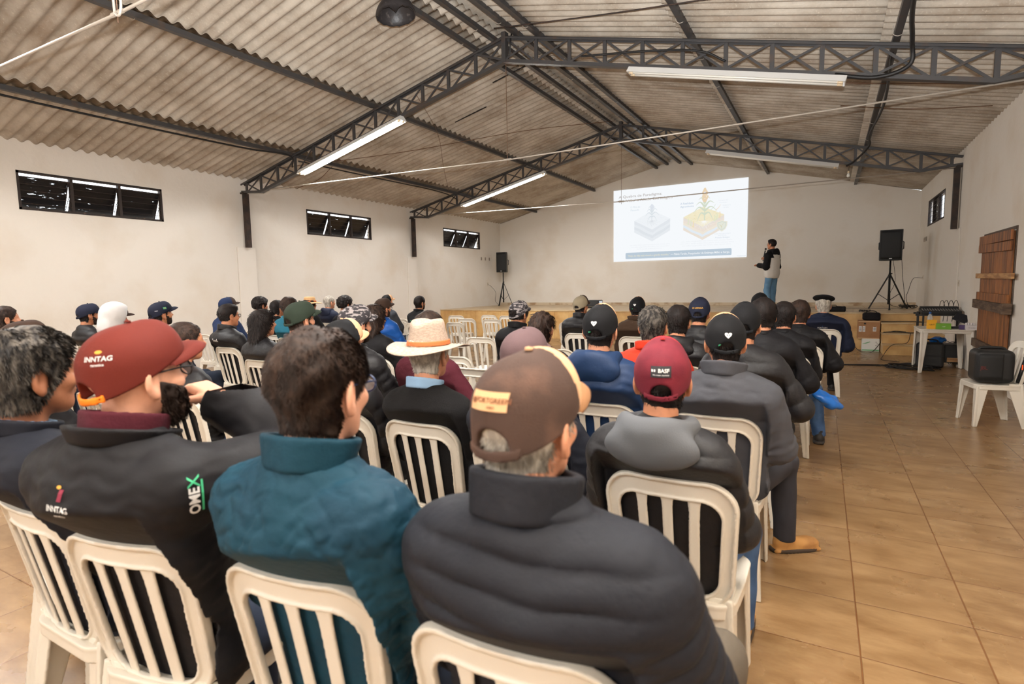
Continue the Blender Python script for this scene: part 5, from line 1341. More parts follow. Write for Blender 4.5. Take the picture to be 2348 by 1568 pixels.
P(*X, 'woman with pulled back dark hair and black puffer behind the rust cap', hyaw=-16, skin='b', hair=('dark', 'pulled'), jk=('puffer', C_BPUFF), g=.022, bulk=.95, T_=.05, pants=JEANS, lean=LN + .03, hs=1.03, chairlabel='white plastic chair under the woman with pulled back hair')
chair(-4.3, 2.08, math.radians(4), 'empty white plastic chair behind the greying man, beside blue jeans')
X = (-4.13, 1.44, 1.27)
P(*X, 'person in a dark brimmed cap hidden just beyond the greying man', hyaw=-6, skin='b', hair=('black', 'short'), jk=('plain', C_BLK), g=.02, pants=JEANS, lean=LN, cap_=dict(back=K_DBR), chairlabel='white plastic chair under the hidden person beyond the greying man')
# ---- third row
X = at(-.42, 2.80, 1.275, 1.02)
P(*X, 'man in a black cap with a heart patch and grey softshell jacket at the aisle', hyaw=12, skin='b', hair=('black', 'short'), jk=('vest', C_GREYS), g=.036, T_=.15, amp=.006, bulk=1.15, sw=.175, collar=(C_GREYS, .092, .070, .010, .25), pants=CHAR, lean=LN, arms=('lap', 'lap'), beard=('dark', False), hs=1.05,
  cap_=dict(back=K_BLACK, front=K_TAN, brimm=K_TAN, tall=.008, split=.012, label='black cap with tan front and white heart patch'), extra=heart_logo(.006), knees=((-.13, .42, .52), (.24, .44, .53)), feet=((-.15, .40, .1), (.26, .46, .1)), shoes=M_TANSHOE, toes=(0, -55), cdx=-.04, chairlabel='white plastic chair under the man in the grey softshell', seed=2)
X = at(-1.06, 2.84, 1.315, 1.02)
P(*X, 'man in a black cap with a heart patch and blue hooded rain jacket', hyaw=6, skin='a', hair=('black', 'short'), jk=('plain', C_NAVYR), g=.036, bulk=1.2, hood=(C_NAVYR, 1.2), pants=DKJ, lean=LN, hs=1.05, cap_=dict(back=K_BLACK, front=K_TAN, brimm=K_TAN, tall=.010, split=.02), extra=heart_logo(-.004), gl=M_BLACK, chairlabel='white plastic chair with a small sticker under the man in the blue rain jacket', wr=.009, seed=1)
X = (-2.23, 2.86, 1.28)
P(*X, 'person in a maroon jumper whose head is hidden behind the straw hat', skin='b', hair=('dark', 'short'), jk=('knit', C_MAR), g=.018, pants=BLKP, lean=LN, arms=('lap', 'out'), chairlabel='white plastic chair under the person in the maroon jumper')
X = (-2.80, 2.78, 1.31)
P(*X, 'man in a grey camouflage cap and black puffer behind the teal jacket', hyaw=-6, skin='a', hair=('brown', 'short'), jk=('puffer', C_BPUFF), g=.036, T_=.06, bulk=1.15, collar=(C_BPUFF, .085, .06), pants=BLKP, lean=LN, cap_=dict(back=K_CAMO), beard=('brown', False), hs=1.08, chairlabel='white plastic chair under the man in the camouflage cap and black puffer')
X = (-3.54, 2.94, 1.33)
P(*X, 'man in a dark green cap and grey jacket behind the dark haired man in teal', hyaw=-4, skin='a', hair=('brown', 'short'), jk=('plain', C_DGREY), g=.03, bulk=1.15, collar=(C_DGREY, .085, .05), pants=JEANS, lean=LN, cap_=dict(back=K_GREEN, label='dark green trucker cap'), beard=('brown', False), hs=1.08, chairlabel='white plastic chair under the man in the dark green cap')
X = (-4.58, 3.38, 1.25)
P(*X, 'woman with long straight black hair and a black jacket', hyaw=-14, skin='b', hair=('black', 'long'), jk=('plain', C_BPUFF), g=.02, bulk=.95, pants=BLKP, lean=LN + .02, hs=1.04, chairlabel='white plastic chair under the woman with long straight black hair')
X = (-5.98, 3.97, 1.27)
P(*X, 'man with a faded haircut, glasses and a black puffer with white lettering', hyaw=-8, skin='b', hair=('black', 'fade'), jk=('puffer', C_BPUFF), g=.034, T_=.10, bulk=1.2, collar=(C_BPUFF, .085, .07), pants=BLKP, lean=LN, hs=1.08, gl=True, extra=back_print([('Seed', .034, INKW, 0.0), ('_______', .004, INKW, -.03)], z=-.03, x=-.03), chairlabel='white plastic chair under the man with glasses and white lettering')
X = (-7.0, 3.28, 1.28)
def ex_hood(b, r, jf, c, jo):
    def f(P_):
        Q = toH(b, P_); d = ell(Q, (0, -.014, .022), (.112, .136, .128)); d = smin(d, ell(Q, (0, -.05, -.13), (.110, .10, .10)), .08)
        d = np.abs(d) - .012; d = smax(d, Q[:, 1] - .070 - .15 * Q[:, 2], .01); return smax(d, -(Q[:, 2] + .21), .01) * b.hs + .003 * wob(P_, 40, 3)
    V, Q = net(f, *headgrid(b, .22, .010, .27)); fast_mesh('raised_hood', V, Q, C_WHOOD, jo)
P(*X, 'person with a white hood up over a dark cap, in a navy quilted jacket', hyaw=-12, hpitch=-10, skin='b', hair=None, jk=('quilt', C_NAVY), g=.03, bulk=1.1, pants=JEANS, lean=LN, cap_=dict(back=K_DBR), extra=ex_hood, hs=1.04, chairlabel='white plastic chair under the person with the white hood')
X = (-7.85, 3.38, 1.295)
P(*X, 'man in a navy cap and black puffer just beyond the white hood', hyaw=-8, skin='b', hair=('black', 'short'), jk=('puffer', C_BPUFF), g=.03, pants=BLKP, lean=LN, beard=('dark', False), cap_=dict(back=K_NAVY), hs=1.06, chairlabel='white plastic chair under the man in the navy cap by the white hood')
X = (-6.55, 3.53, 1.31)
def ex_flag(b, r, jf, c, jo):
    cobj, cf = c; R_, U, I = hax(b, (0, 1, 0)), hax(b, (0, 0, 1)), hax(b, (-1, 0, 0)); o = on_head(b, (.2, .005, .052))
    V, F = rect_patch(.034, .022, 3, 2); pp = put('flag_patch', cf, V, F, b, o, R_, U, I, INKG, cobj, lift=.003)
    put('flag_print', cf, [(-.014, 0), (0, -.009), (.014, 0), (0, .009)], [(0, 1, 2, 3)], b, o, R_, U, I, INKY, pp, lift=.004)
    e = [(.005 * math.cos(t), .005 * math.sin(t)) for t in np.linspace(0, 2 * PI, 9, endpoint=False)]; put('flag_print', cf, e, [tuple(range(9))], b, o, R_, U, I, INKBL, pp, lift=.005)
    V, F = rect_patch(.03, .004, 3, 1); put('cap_logo', cf, V, F, b, on_head(b, (.15, -.15, .03)), hax(b, (.7, .7, 0)), U, hax(b, (-.7, .7, 0)), INKW, cobj)
P(*X, 'man in a navy cap with a small Brazilian flag and an olive collar', hyaw=-6, hpitch=4, skin='b', hair=('black', 'short'), jk=('plain', C_NAVY), g=.03, collar=(C_OLIVE, .088, .05), bulk=1.15, pants=DKJ, lean=LN, beard=('dark', False), cap_=dict(back=K_NAVY), extra=ex_flag, hs=1.08, chairlabel='white plastic chair under the man with the flag on his cap')
X = (-7.31, 2.41, 1.31)
P(*X, 'bearded man in a dark jacket with a grey hood, nearest the window wall', hyaw=-6, skin='a', hair=('dark', 'short'), jk=('plain', C_NAVY), g=.03, hood=(C_GREYC, 1.1), pants=DKJ, lean=LN, beard=('dark', True), hs=1.08, chairlabel='white plastic chair under the bearded man with the grey hood')
# ---- fourth row and on, aisle side
X = (-1.0, 3.66, 1.28)
P(*X, 'man with short greying hair in a red puffer jacket', hyaw=4, skin='b', hair=('salt', 'short'), hth=.012, jk=('puffer', C_RED), g=.036, T_=.08, amp=.012, bulk=1.2, collar=(C_RED, .092, .06, .012), pants=DKJ, lean=LN, hs=1.06, chairlabel='white plastic chair under the man in the red puffer', fz=4000)
X = (-.45, 3.76, 1.29)
P(*X, 'man in a plain black cap and black jacket beyond the grey softshell', hyaw=4, skin='b', hair=('black', 'short'), jk=('puffer', C_BPUFF), g=.034, T_=.12, bulk=1.2, pants=BLKP, lean=LN, cap_=dict(back=K_BLACK, tall=.01), arms=('lap', 'out'), knees=((-.13, .40, .51), (.20, .42, .51)), hs=1.06, chairlabel='white plastic chair under the man in the plain black cap')
X = (-1.91, 3.85, 1.23)
P(*X, 'woman with dark hair half tied in a knot and a black jacket', hyaw=2, skin='b', hair=('dark', 'tied'), jk=('plain', C_BLK), g=.02, bulk=1.0, pants=BLKP, lean=LN, hs=1.04, chairlabel='white plastic chair under the woman with half tied hair')
X = (-3.67, 3.89, 1.28)
P(*X, 'woman with long dark hair in a black jacket beyond the camouflage cap', hyaw=-4, skin='b', hair=('dark', 'long'), jk=('plain', C_BLK), g=.02, bulk=.95, pants=BLKP, lean=LN, hs=1.04, chairlabel='white plastic chair under the woman beyond the camouflage cap')
X = (-1.02, 4.47, 1.255)
P(*X, 'man with short black hair and a black hooded puffer, beyond the red puffer', hyaw=2, skin='b', hair=('black', 'short'), hth=.013, jk=('puffer', C_BPUFF), g=.034, bulk=1.15, hood=(C_BPUFF, 1.1), pants=BLKP, lean=LN, hs=1.06, chairlabel='white plastic chair under the man in the black hooded puffer')
X = (-.43, 4.70, 1.30)
P(*X, 'man with thick black hair and black jacket, second beyond the grey softshell', hyaw=6, skin='b', hair=('black', 'full'), jk=('plain', C_SOFT), g=.034, bulk=1.15, pants=BLKP, lean=LN, arms=('lap', 'out'), hs=1.06, chairlabel='white plastic chair under the man with thick black hair')
X = (-1.02, 5.29, 1.285)
def ex_gold(b, r, jf, c, jo): ptext('cap_logo', 'LS LONGA', c[1], on_head(b, (0, -.2, .035)), hax(b, (1, 0, 0)), hax(b, (0, 0, 1)), hax(b, (0, 1, 0)), .014, INKY, c[0])
P(*X, 'man in a navy cap with gold lettering and a black jacket', hyaw=3, skin='b', hair=('black', 'short'), jk=('puffer', C_BPUFF), g=.03, pants=BLKP, lean=LN, cap_=dict(back=K_NAVY, tall=.006), extra=ex_gold, hs=1.05, chairlabel='white plastic chair under the man in the cap with gold lettering')
X = (-.33, 5.43, 1.25)
P(*X, 'man with short black hair and black jacket beside a blue bag', hyaw=4, skin='b', hair=('black', 'short'), hth=.013, jk=('plain', C_SOFT), g=.032, bulk=1.1, pants=JEANS, lean=LN, knees=((-.13, .40, .51), (.24, .42, .50)), feet=((-.14, .38, .1), (.30, .42, .1)), hs=1.04, chairlabel='white plastic chair under the short haired man beside the blue bag')
X = (-.24, 6.30, 1.235)
P(*X, 'man with tousled dark hair and black jacket with thin green piping', hyaw=3, skin='b', hair=('dark', 'full'), jk=('plain', C_SOFT), g=.032, bulk=1.15, pants=DKJ, lean=LN, arms=('lap', 'out'), hs=1.04, chairlabel='white plastic chair under the man with tousled hair', extra=lambda b, r, jf, c, jo: put('piping', jf, [(p[0], p[1]) for p in rect_patch(.30, .004, 14, 1)[0]], rect_patch(.30, .004, 14, 1)[1], b, (0, -.5, b.zs - .10), (1, 0, 0), (0, 0, 1), (0, 1, 0), INKG, jo))
X = (-.70, 7.2, 1.29)
P(*X, 'person in a black cap only just visible behind the thick black hair', skin='b', hair=('black', 'short'), jk=('plain', C_BLK), g=.02, pants=BLKP, lean=LN, cap_=dict(back=K_BLACK), chairlabel='white plastic chair under the farther black cap')
X = (-.05, 8.49, 1.225)
def beret(b, r, st):
    def f(P_):
        Q = toH(b, P_); R_ = rotx(-.30).astype(f4) @ roty(.10).astype(f4); q = (Q - A3(0, -.012, .078)) @ R_
        d = ell(q, (0, -.006, 0), (.125, .128, .036)); band = np.maximum(ell(Q, (0, -.010, .02), (.085, .106, .095)), -(Q[:, 2] - .045)); return smin(d, band, .02) * b.hs + .002 * wob(P_, 40, 1)
    V, Q = net(f, *headgrid(b, .19, min(st, .009), .0)); fast_mesh('beret', V, Q, K_BLACK, r)
P(*X, 'man in a black beret and navy puffer, arms folded, in the front row', hyaw=8, skin='a', hair=('grey', 'short'), jk=('puffer', C_NAVY), g=.05, T_=.09, amp=.012, bulk=1.3, sw=.20, collar=(C_NAVY, .088, .05), arms=('cross', 'cross'), pants=BLKP, lean=LN, hat=beret, hs=1.05, extra=back_print([('o', .016, INKBL, .025), ('FORTGEN', .018, INKW, 0), ('sementes', .010, INKW, -.02)], z=-.06), chairlabel='white plastic chair under the man in the beret, close to the stage')
X = (-2.02, 6.68, 1.26)
P(*X, 'man in a heart patched black cap and dark brown jacket, seated close to the stage', hyaw=2, skin='b', hair=('black', 'short'), jk=('plain', C_BROWNJ), g=.034, bulk=1.1, collar=(C_BROWNJ, .090, .06, .010, .4), pants=DKJ, lean=LN, cap_=dict(back=K_BLACK, front=K_TAN, brimm=K_TAN, tall=.01), extra=heart_logo(0), chairlabel='white plastic chair under the man in the brown jacket')
X = (-2.85, 6.90, 1.275)
P(*X, 'man in a pale khaki mesh cap and black puffer beside the projector', hyaw=-10, skin='b', hair=('black', 'short'), jk=('puffer', C_BPUFF), g=.034, T_=.06, bulk=1.15, collar=(C_BPUFF, .082, .07), pants=BLKP, lean=LN, cap_=dict(back=K_OLIVE, front=K_DBR, brimm=K_DBR, tall=.01, split=.01), chairlabel='white plastic chair under the man in the khaki mesh cap')
X = (-2.84, 5.17, 1.265)
P(*X, 'person in a camouflage cap over curly dark hair, mid hall', hyaw=-8, skin='b', hair=('black', 'curly'), jk=('plain', C_BLK), g=.034, bulk=1.3, collar=(C_BLK, .086, .07, .010, .2), pants=BLKP, lean=LN, cap_=dict(back=K_CAMO), hs=1.05, chairlabel='white plastic chair under the person with curly hair and camouflage cap')
# ---- further back on the window side
for X, lab, kw in (
    ((-7.5, 4.97, 1.33), 'man in a blue and brown cap and faded blue jacket, leaning forward', dict(hyaw=-8, skin='b', hair=('dark', 'short'), jk=('plain', C_DBLUE), g=.03, bulk=1.2, lean=-.05, cap_=dict(back=K_BLUE, front=K_DBR, brimm=K_DBR))),
    ((-7.79, 5.72, 1.31), 'man with a curly black crop and dark jacket, in front of the pilaster', dict(hyaw=-6, hair=('black', 'curly'), jk=('plain', C_DGREY), g=.02, lean=-.06)),
    ((-6.87, 5.32, 1.29), 'man with a close black crop seen between two taller heads', dict(hyaw=-6, hair=('black', 'short'), jk=('plain', C_BLK), g=.02, lean=LN, hs=1.0)),
    ((-6.28, 5.05, 1.33), 'man with thick dark hair and a teal sleeved jacket behind the green cap', dict(hyaw=-6, hair=('dark', 'full'), jk=('plain', C_TEALD), g=.028, lean=LN)),
    ((-7.92, 6.80, 1.29), 'woman in a tan felt hat with a dark band and black knit', dict(hyaw=-8, hair=('black', 'long'), jk=('knit', C_KNIT), g=.014, bulk=.95, lean=LN, hat=lambda b, r, st: wide_hat(b, r, STRAW2, LEATH, .010, R0=.19, ch=.095, pinch=False, label='tan felt hat with a leather band', rise=-.005))),
    ((-8.25, 7.54, 1.30), 'man with cropped grey hair and a navy hooded jacket', dict(hyaw=-10, skin='a', hair=('grey', 'short'), jk=('plain', C_NAVY), g=.03, hood=(C_NAVY, 1.0), lean=LN)),
    ((-7.23, 6.96, 1.28), 'person with bushy curly black hair and glasses', dict(hyaw=-10, hair=('black', 'curly'), hth=.022, jk=('plain', C_BLK), g=.02, lean=LN, gl=True, hs=1.1)),
    ((-5.14, 5.61, 1.29), 'bearded man in a dark brown cap, glasses and bright blue puffer', dict(hyaw=-10, skin='b', hair=('black', 'short'), jk=('puffer', C_BLUEP), g=.036, T_=.075, amp=.009, bulk=1.15, hood=(C_BLUEP, 1.1), lean=LN + .03, beard=('dark', False), gl=True, cap_=dict(back=K_DBR))),
    ((-7.57, 8.39, 1.29), 'man in a tan fronted cap and dark jacket near the empty chairs', dict(hyaw=-14, skin='a', hair=('black', 'short'), jk=('plain', C_DGREY), g=.024, lean=-.04, cap_=dict(back=K_BLACK, front=K_TAN, brimm=K_TAN))),
    ((-6.5, 8.07, 1.27), 'bearded man with black hair and black jacket with a small green mark', dict(hyaw=-8, skin='b', hair=('black', 'full'), jk=('plain', C_BLK), g=.03, bulk=1.1, lean=-.06, beard=('dark', False), collar=(C_BLK, .082, .05), extra=back_print([('ee', .02, INKG, 0)], z=-.08, x=-.08)))):
    P(*X, lab, pants=DKJ, chairlabel='white plastic chair under the ' + ' '.join(lab.split()[:9]).rstrip(','), **kw)

# empty chairs
for x, y, yw, lab in (
    (-7.55, 10.9, 4, 'empty white chair nearest the stage, first of the far group'), (-6.85, 11.25, 0, 'empty white chair nearest the stage, second of the far group'), (-6.2, 11.0, -3, 'empty white chair nearest the stage, half hidden by the camouflage cap'),
    (-6.62, 9.95, 5, 'empty white chair in the second row from the stage, standing skewed'), (-5.92, 9.85, 2, 'empty white chair in the second row from the stage, slats in line with another'), (-6.10, 8.85, -4, 'empty white chair in the third row from the stage, behind two others'),
    (-3.98, 6.38, 6, 'empty white chair just beyond the straw hat, farthest of three in file'), (-3.17, 5.08 - .45, 4, 'empty white chair just beyond the straw hat, middle one of three in file'), (-2.52, 4.05, 0, 'empty white chair just beyond the straw hat, nearest of three in file'),
    (-4.0, 9.4, 0, 'empty white chair low behind the projector man, near the stage'), (-3.1, 6.1, 8, 'empty white chair between the half tied hair and the khaki cap'), (-2.5, 5.55, 4, 'empty white chair directly behind the blue rain jacket, with a dark mark'),
    (-2.9, 10.6, 0, 'empty white chair against the stage beyond the brown jacket'), (-1.55, 10.2, 0, 'empty white chair against the stage beyond the red puffer'),
    (-8.0, 9.5, 0, 'empty white chair behind the man with the tan fronted cap'), (-5.87, 6.72, 2, 'empty white chair beside the bright blue puffer'), (-5.2, 6.62, -3, 'empty white chair in front of the bright blue puffer'), (-8.46, 5.4, 2, 'empty white chair beside the faded blue jacket'),
    (-2.42, 1.06, 4, 'empty white plastic chair at the very edge of the nearest row'), (-1.78, 5.2, 0, 'empty white chair beyond the half tied hair')):
    chair(x, y, math.radians(yw), lab)

# ================================================================== PRESENTER
def presenter():
    x, y, z0 = -1.24, 15.42, HS
    yaw = math.radians(62)   # faces the slide and the window wall
    r = empty('person', (x, y, z0), yaw, 'presenter standing on the stage in white and black hooded jacket and jeans', 'person', None)
    r['label'] = 'presenter standing on the stage in white and black hooded jacket and jeans'
    hs = 1.02
    b = Body(hs=hs, bulk=1.05, stand=True); b.H = np.array([0, .03, 1.645]); b.R = rotz(math.radians(6)) @ rotx(math.radians(4))
    b.zs = 1.645 - .245 * hs; b.N = np.array([0, .0, b.zs + .045]); b.sw = .18; b.ys = -.01; b.pel = np.array([0, .0, .93]); b.lean = 0
    # his left arm (away from the wall) lifts the microphone, his right is held forward
    b.arm = [(np.array([-.18, 0, b.zs - .035]), np.array([-.25, -.03, b.zs - .32]), np.array([-.14, .22, b.zs - .22])),
             (np.array([.18, 0, b.zs - .035]), np.array([.27, .02, b.zs - .31]), np.array([.10, .22, b.zs - .12]))]
    b.arm[0] = (b.arm[0][0], np.array([-.22, .02, b.zs - .31]), np.array([-.10, .30, b.zs - .26]))
    b.leg = [(np.array([-.10, 0, .90]), np.array([-.14, .03, .50]), np.array([-.12, -.02, .09])), (np.array([.10, 0, .90]), np.array([.12, .04, .50]), np.array([.10, .03, .09]))]
    b.hup = ((0, 0, 1), (.2, -.8, .5))
    f = body_f(b, hands=True, curl=(.35, .9))
    V, Q = net(f, ax(-.42, .42, .009), ax(-.25, .48, .009), ax(.04, 1.80, .009)); fast_mesh('body', V, Q, SK['b'], r)
    jf0 = jacket_f(b, 'plain', .028, seed=4, hem=.80, wrinkle=.006)
    def jf(P):
        d = jf0(P); t = np.clip((P[:, 2] - .78) / .3, 0, 1)
        low = ell(P, (0, 0, .93), (.215, .150, .30)); low = smax(smax(low, .80 - P[:, 2], .01), P[:, 2] - 1.2, .02)
        return smin(d, low, .06)
    V, Q = net(jf, ax(-.42, .42, .010), ax(-.25, .40, .010), ax(.76, b.zs + .14, .010))
    g = V[Q].mean(1); a_, _ = arm_dist(g, b, .028); t_ = torso_core(g, b, .028)
    blk = (a_ < .012) & (np.abs(g[:, 0]) > .10) | ((np.abs(g[:, 0]) > .13) & (g[:, 2] > b.zs - .10))
    wht = cloth('white_jacket', (214, 208, 200), .75, (20, .002))
    v, q = part_of(V, Q, ~blk); jo = fast_mesh('jacket', v, q, wht, r)
    v, q = part_of(V, Q, blk); fast_mesh('sleeves', v, q, C_BLK, jo)
    hf = hood_f(b, 1.15, 2); V, Q = net(hf, ax(-.2, .2, .009), ax(-.3, .2, .009), ax(b.zs - .2, b.zs + .2, .009)); fast_mesh('hood', V, Q, C_BLK, jo)
    V, F = rect_patch(.012, .15, 1, 4); put('pocket_zip', jf, [(p[0] - p[1] * .12, p[1]) for p in V], F, b, (.6, .05, .98), (0, 1, 0), (0, 0, 1), (-1, 0, 0), mat('zip_dark', srgb(70, 40, 40), .6), jo)
    e = [(.02 * math.cos(t), .02 * math.sin(t)) for t in np.linspace(0, 2 * PI, 10, endpoint=False)]; put('sleeve_badge', jf, e, [tuple(range(10))], b, (.6, .0, b.zs - .10), (0, 1, 0), (0, 0, 1), (-1, 0, 0), M_PLATEG, jo, lift=.004)
    def tr(P):
        d = ell(P, (0, 0, .92), (.165, .115, .11))
        for h, k, ft in b.leg: d = smin(d, smin(cap(P, h, k, .092, .075), cap(P, k, ft, .076, .066), .03), .035)
        return smax(d + .004 * wob(P, 26, 2), -(P[:, 2] - .05), .01)
    V, Q = net(tr, ax(-.3, .3, .012), ax(-.2, .3, .012), ax(.03, 1.06, .012)); fast_mesh('jeans', V, Q, BLUEJ, r)
    for i, (h, k, ft) in enumerate(b.leg): shoe(b, r, (ft[0], ft[1] - .03), math.radians((12, -14)[i]), M_SHOE, .010)
    V, Q = net(hair_f(b, 'fade', .012, 3), *headgrid(b, .16, .007)); fast_mesh('hair', V, Q, HM['black'], r)
    glasses(b, r, mat('silver_glasses', srgb(220, 220, 220), .2))
    w = b.arm[1][2]
    # the microphone in his hand
    d_ = (w - b.arm[1][1]); d_ /= np.linalg.norm(d_); hand = w + d_ * .075
    mouth = fromH(b, (0, .12, -.075)); axd = mouth - hand; axd /= np.linalg.norm(axd)
    base = hand - axd * .09 + (0, 0.012, 0); tip = mouth - axd * .03 + (0, 0.012, 0)
    R = np.array(r.rotation_euler.to_matrix()); ow = np.array([x, y, z0])
    m = empty('microphone', tuple(ow + R @ hand), label='black handheld microphone held up to the presenter\'s mouth', cat='microphone')
    B_, T_ = R @ (base - hand), R @ (tip - hand)
    MB().tube([B_, B_ + (T_ - B_) * .82], [.011, .016], 12).build('handle', M_BLACK, m, smooth=True)
    c = T_ - (T_ - B_) / np.linalg.norm(T_ - B_) * .02
    MB().lathe([(.001, -.026), (.018, -.022), (.025, 0), (.018, .02), (.001, .026)], 14, c).build('grille', M_GRILLE, m, smooth=True)
presenter()

# ================================================================== SOUND, PROJECTION AND ODDS AND ENDS
def speaker(x, y, z, yaw, label, w=.40, h=.66, d=.36, tilt=0):
    r = empty('loudspeaker', (x, y, z), yaw, label, 'loudspeaker', None)
    V = []; F = []
    out = [(-w / 2, d / 2), (w / 2, d / 2), (w / 2 * .98, d * .1), (w / 2 * .62, -d / 2), (-w / 2 * .62, -d / 2), (-w / 2 * .98, d * .1)]
    for zz, k in ((0, .97), (.015, 1), (h - .015, 1), (h, .97)): V += [(p[0] * k, p[1] * k, zz) for p in out]
    for j in range(3): F += [(j * 6 + i, (j + 1) * 6 + i, (j + 1) * 6 + (i + 1) % 6, j * 6 + (i + 1) % 6) for i in range(6)]
    F += [tuple(range(6)), tuple(range(18, 24))[::-1]]
    link_mesh('cabinet', V, F, M_BLACK, r)
    n = 10; V = []
    for j in range(n + 1):
        for i in range(n + 1):
            a, c = i / n * 2 - 1, j / n; V.append((a * (w / 2 - .022), d / 2 + .012 * (1 - a * a) + .004, .03 + c * (h - .055)))
    F = [(j * (n + 1) + i, (j + 1) * (n + 1) + i, (j + 1) * (n + 1) + i + 1, j * (n + 1) + i + 1) for j in range(n) for i in range(n)]
    o = link_mesh('grille', V, F, M_GRILLE, r, smooth=True); md = o.modifiers.new('s', 'SOLIDIFY'); md.thickness = .012; md.offset = 0
    MB().box((-.03, d / 2 + .018, .035), (.03, d / 2 + .022, .05)).build('badge', M_WHITEMETAL, r)
    for s in (-1, 1): MB().tube([(s * (w / 2 - .005), -.02, h * .62), (s * (w / 2 + .016), -.02, h * .60), (s * (w / 2 + .016), -.02, h * .38), (s * (w / 2 - .005), -.02, h * .36)], .011, 8).build('handle', M_BLACK, r, smooth=True)
    return r
def stand(x, y, z, H, label, spread=.42, yaw=0.0):
    r = empty('speaker_stand', (x, y, z), yaw, label, 'speaker stand', None)
    MB().tube([(0, 0, .16), (0, 0, H)], .019, 12).build('pole', M_BLACK, r, smooth=True)
    MB().tube([(0, 0, .12), (0, 0, .88)], .024, 12).build('lower_pole', M_BLACK, r, smooth=True)
    MB().lathe([(.028, .76), (.036, .77), (.036, .83), (.028, .84)], 12).build('collar', M_BLACK, r)
    MB().tube([(0, 0, .86), (.05, .0, .86)], .012, 8).build('knob', M_BLACK, r)
    for k in range(3):
        a = yaw * 0 + 2 * PI * k / 3 + .5; c, s = math.cos(a), math.sin(a)
        l = MB().bar((c * .03, s * .03, .80), (c * spread, s * spread, .012), .030, .022).build('leg', M_BLACK, r)
        MB().box((c * spread - .02, s * spread - .02, 0), (c * spread + .02, s * spread + .02, .03)).build('rubber_foot', M_BLACK, l)
        MB().bar((c * .02, s * .02, .22), (c * spread * .55, s * spread * .55, .37), .016, .010).build('brace', M_BLACK, r)
    return r
stand(-10.42, 17.80, HS, 1.24, 'black tripod stand under the loudspeaker in the far corner by the window wall', .33)
speaker(-10.42, 17.80, HS + 1.22, math.radians(165 + 25), 'black loudspeaker on a tripod in the far corner by the window wall', w=.38, h=.72, d=.36)
stand(1.28, 16.25, HS, 1.20, 'black tripod stand under the loudspeaker near the door wall', .45)
speaker(1.28, 16.25, HS + 1.17, math.radians(180 - 6), 'black loudspeaker on a tripod near the door wall', w=.46, h=.72, d=.38)

def cable(pts, rad, label, n=8, m=None): return wire(pts, rad, label, m or M_CABLE, 'floor_cable', 'cable', n)
cable([(1.50, 16.3, 2.1), (1.56, 16.5, 1.6), (1.62, 16.6, 1.2), (1.66, 16.8, HS + .02)], .006, 'black cable hanging from the loudspeaker near the door wall to the cable pile')
cable([(1.33, 16.2, 2.0), (1.40, 16.35, 1.5), (1.30, 16.4, 1.15), (1.36, 16.7, HS + .1), (1.55, 16.9, HS + .02)], .005, 'thin cable looping down the tripod near the door wall')
cable([(XR - .02, 17.37, 1.56), (1.85, 17.2, 1.55), (1.75, 17.1, 1.25), (1.70, 17.0, HS + .25), (1.74, 16.8, HS + .05)], .006, 'black cable arching from the wall socket to the cable pile on the stage')
def loops(cx, cy, cz, R0, n, seed, rad, label, flat=.03, name='cable_pile'):
    rr = random.Random(seed); pts = []
    for i in range(n * 7):
        a = i * .9 + rr.uniform(-.2, .2); q = R0 * (.55 + .45 * rr.random()); pts.append((q * math.cos(a), q * .8 * math.sin(a), rad + flat * rr.random()))
    o = MB().tube(spline(pts, 5), rad, 5).build(name, M_CABLE, smooth=True); o.location = (cx, cy, cz); tag(o, label, 'cables')
loops(1.72, 16.75, HS, .20, 6, 1, .006, 'tangle of black cable on the stage behind the loudspeaker near the door wall', .10)
cable([(-.9, 16.9, HS + .01), (.2, 16.6, HS + .01), (1.0, 16.5, HS + .01), (1.6, 16.7, HS + .01)], .005, 'thin cable lying along the stage floor towards the tripod')
# bags and small gear on the stage edge
def softbox(name, c, s, m, label, cat, seed=0, rr=.04, parts=None):
    f = lambda P: rbox(P, (0, 0, s[2] / 2), (s[0] / 2, s[1] / 2, s[2] / 2), rr) + .007 * wob(P, 30, seed)
    V, Q = net(f, ax(-s[0] / 2 - .05, s[0] / 2 + .05, .012), ax(-s[1] / 2 - .05, s[1] / 2 + .05, .012), ax(-.04, s[2] + .05, .012))
    V[:, 2] = np.maximum(V[:, 2], 0); r = empty(name, c, 0, label, cat); fast_mesh('bag_body', V, Q, m, r); return r
M_BAG = cloth('bag_nylon', (24, 22, 24), .75, (60, .002))
r = softbox('black_bag', (.12, 15.0, HS), (.50, .25, .12), M_BAG, 'flat black bag lying on the stage beside the beret', 'bag', 1)
MB().tube([(-.1, -.05, .10), (-.08, -.08, .15), (.05, -.08, .15), (.07, -.05, .10)], .008, 6).build('handle', M_BAG, r, smooth=True)
loops(.72, 14.85, HS, .14, 3, 4, .006, 'small coil of black cable on the stage edge above the bag', .05)
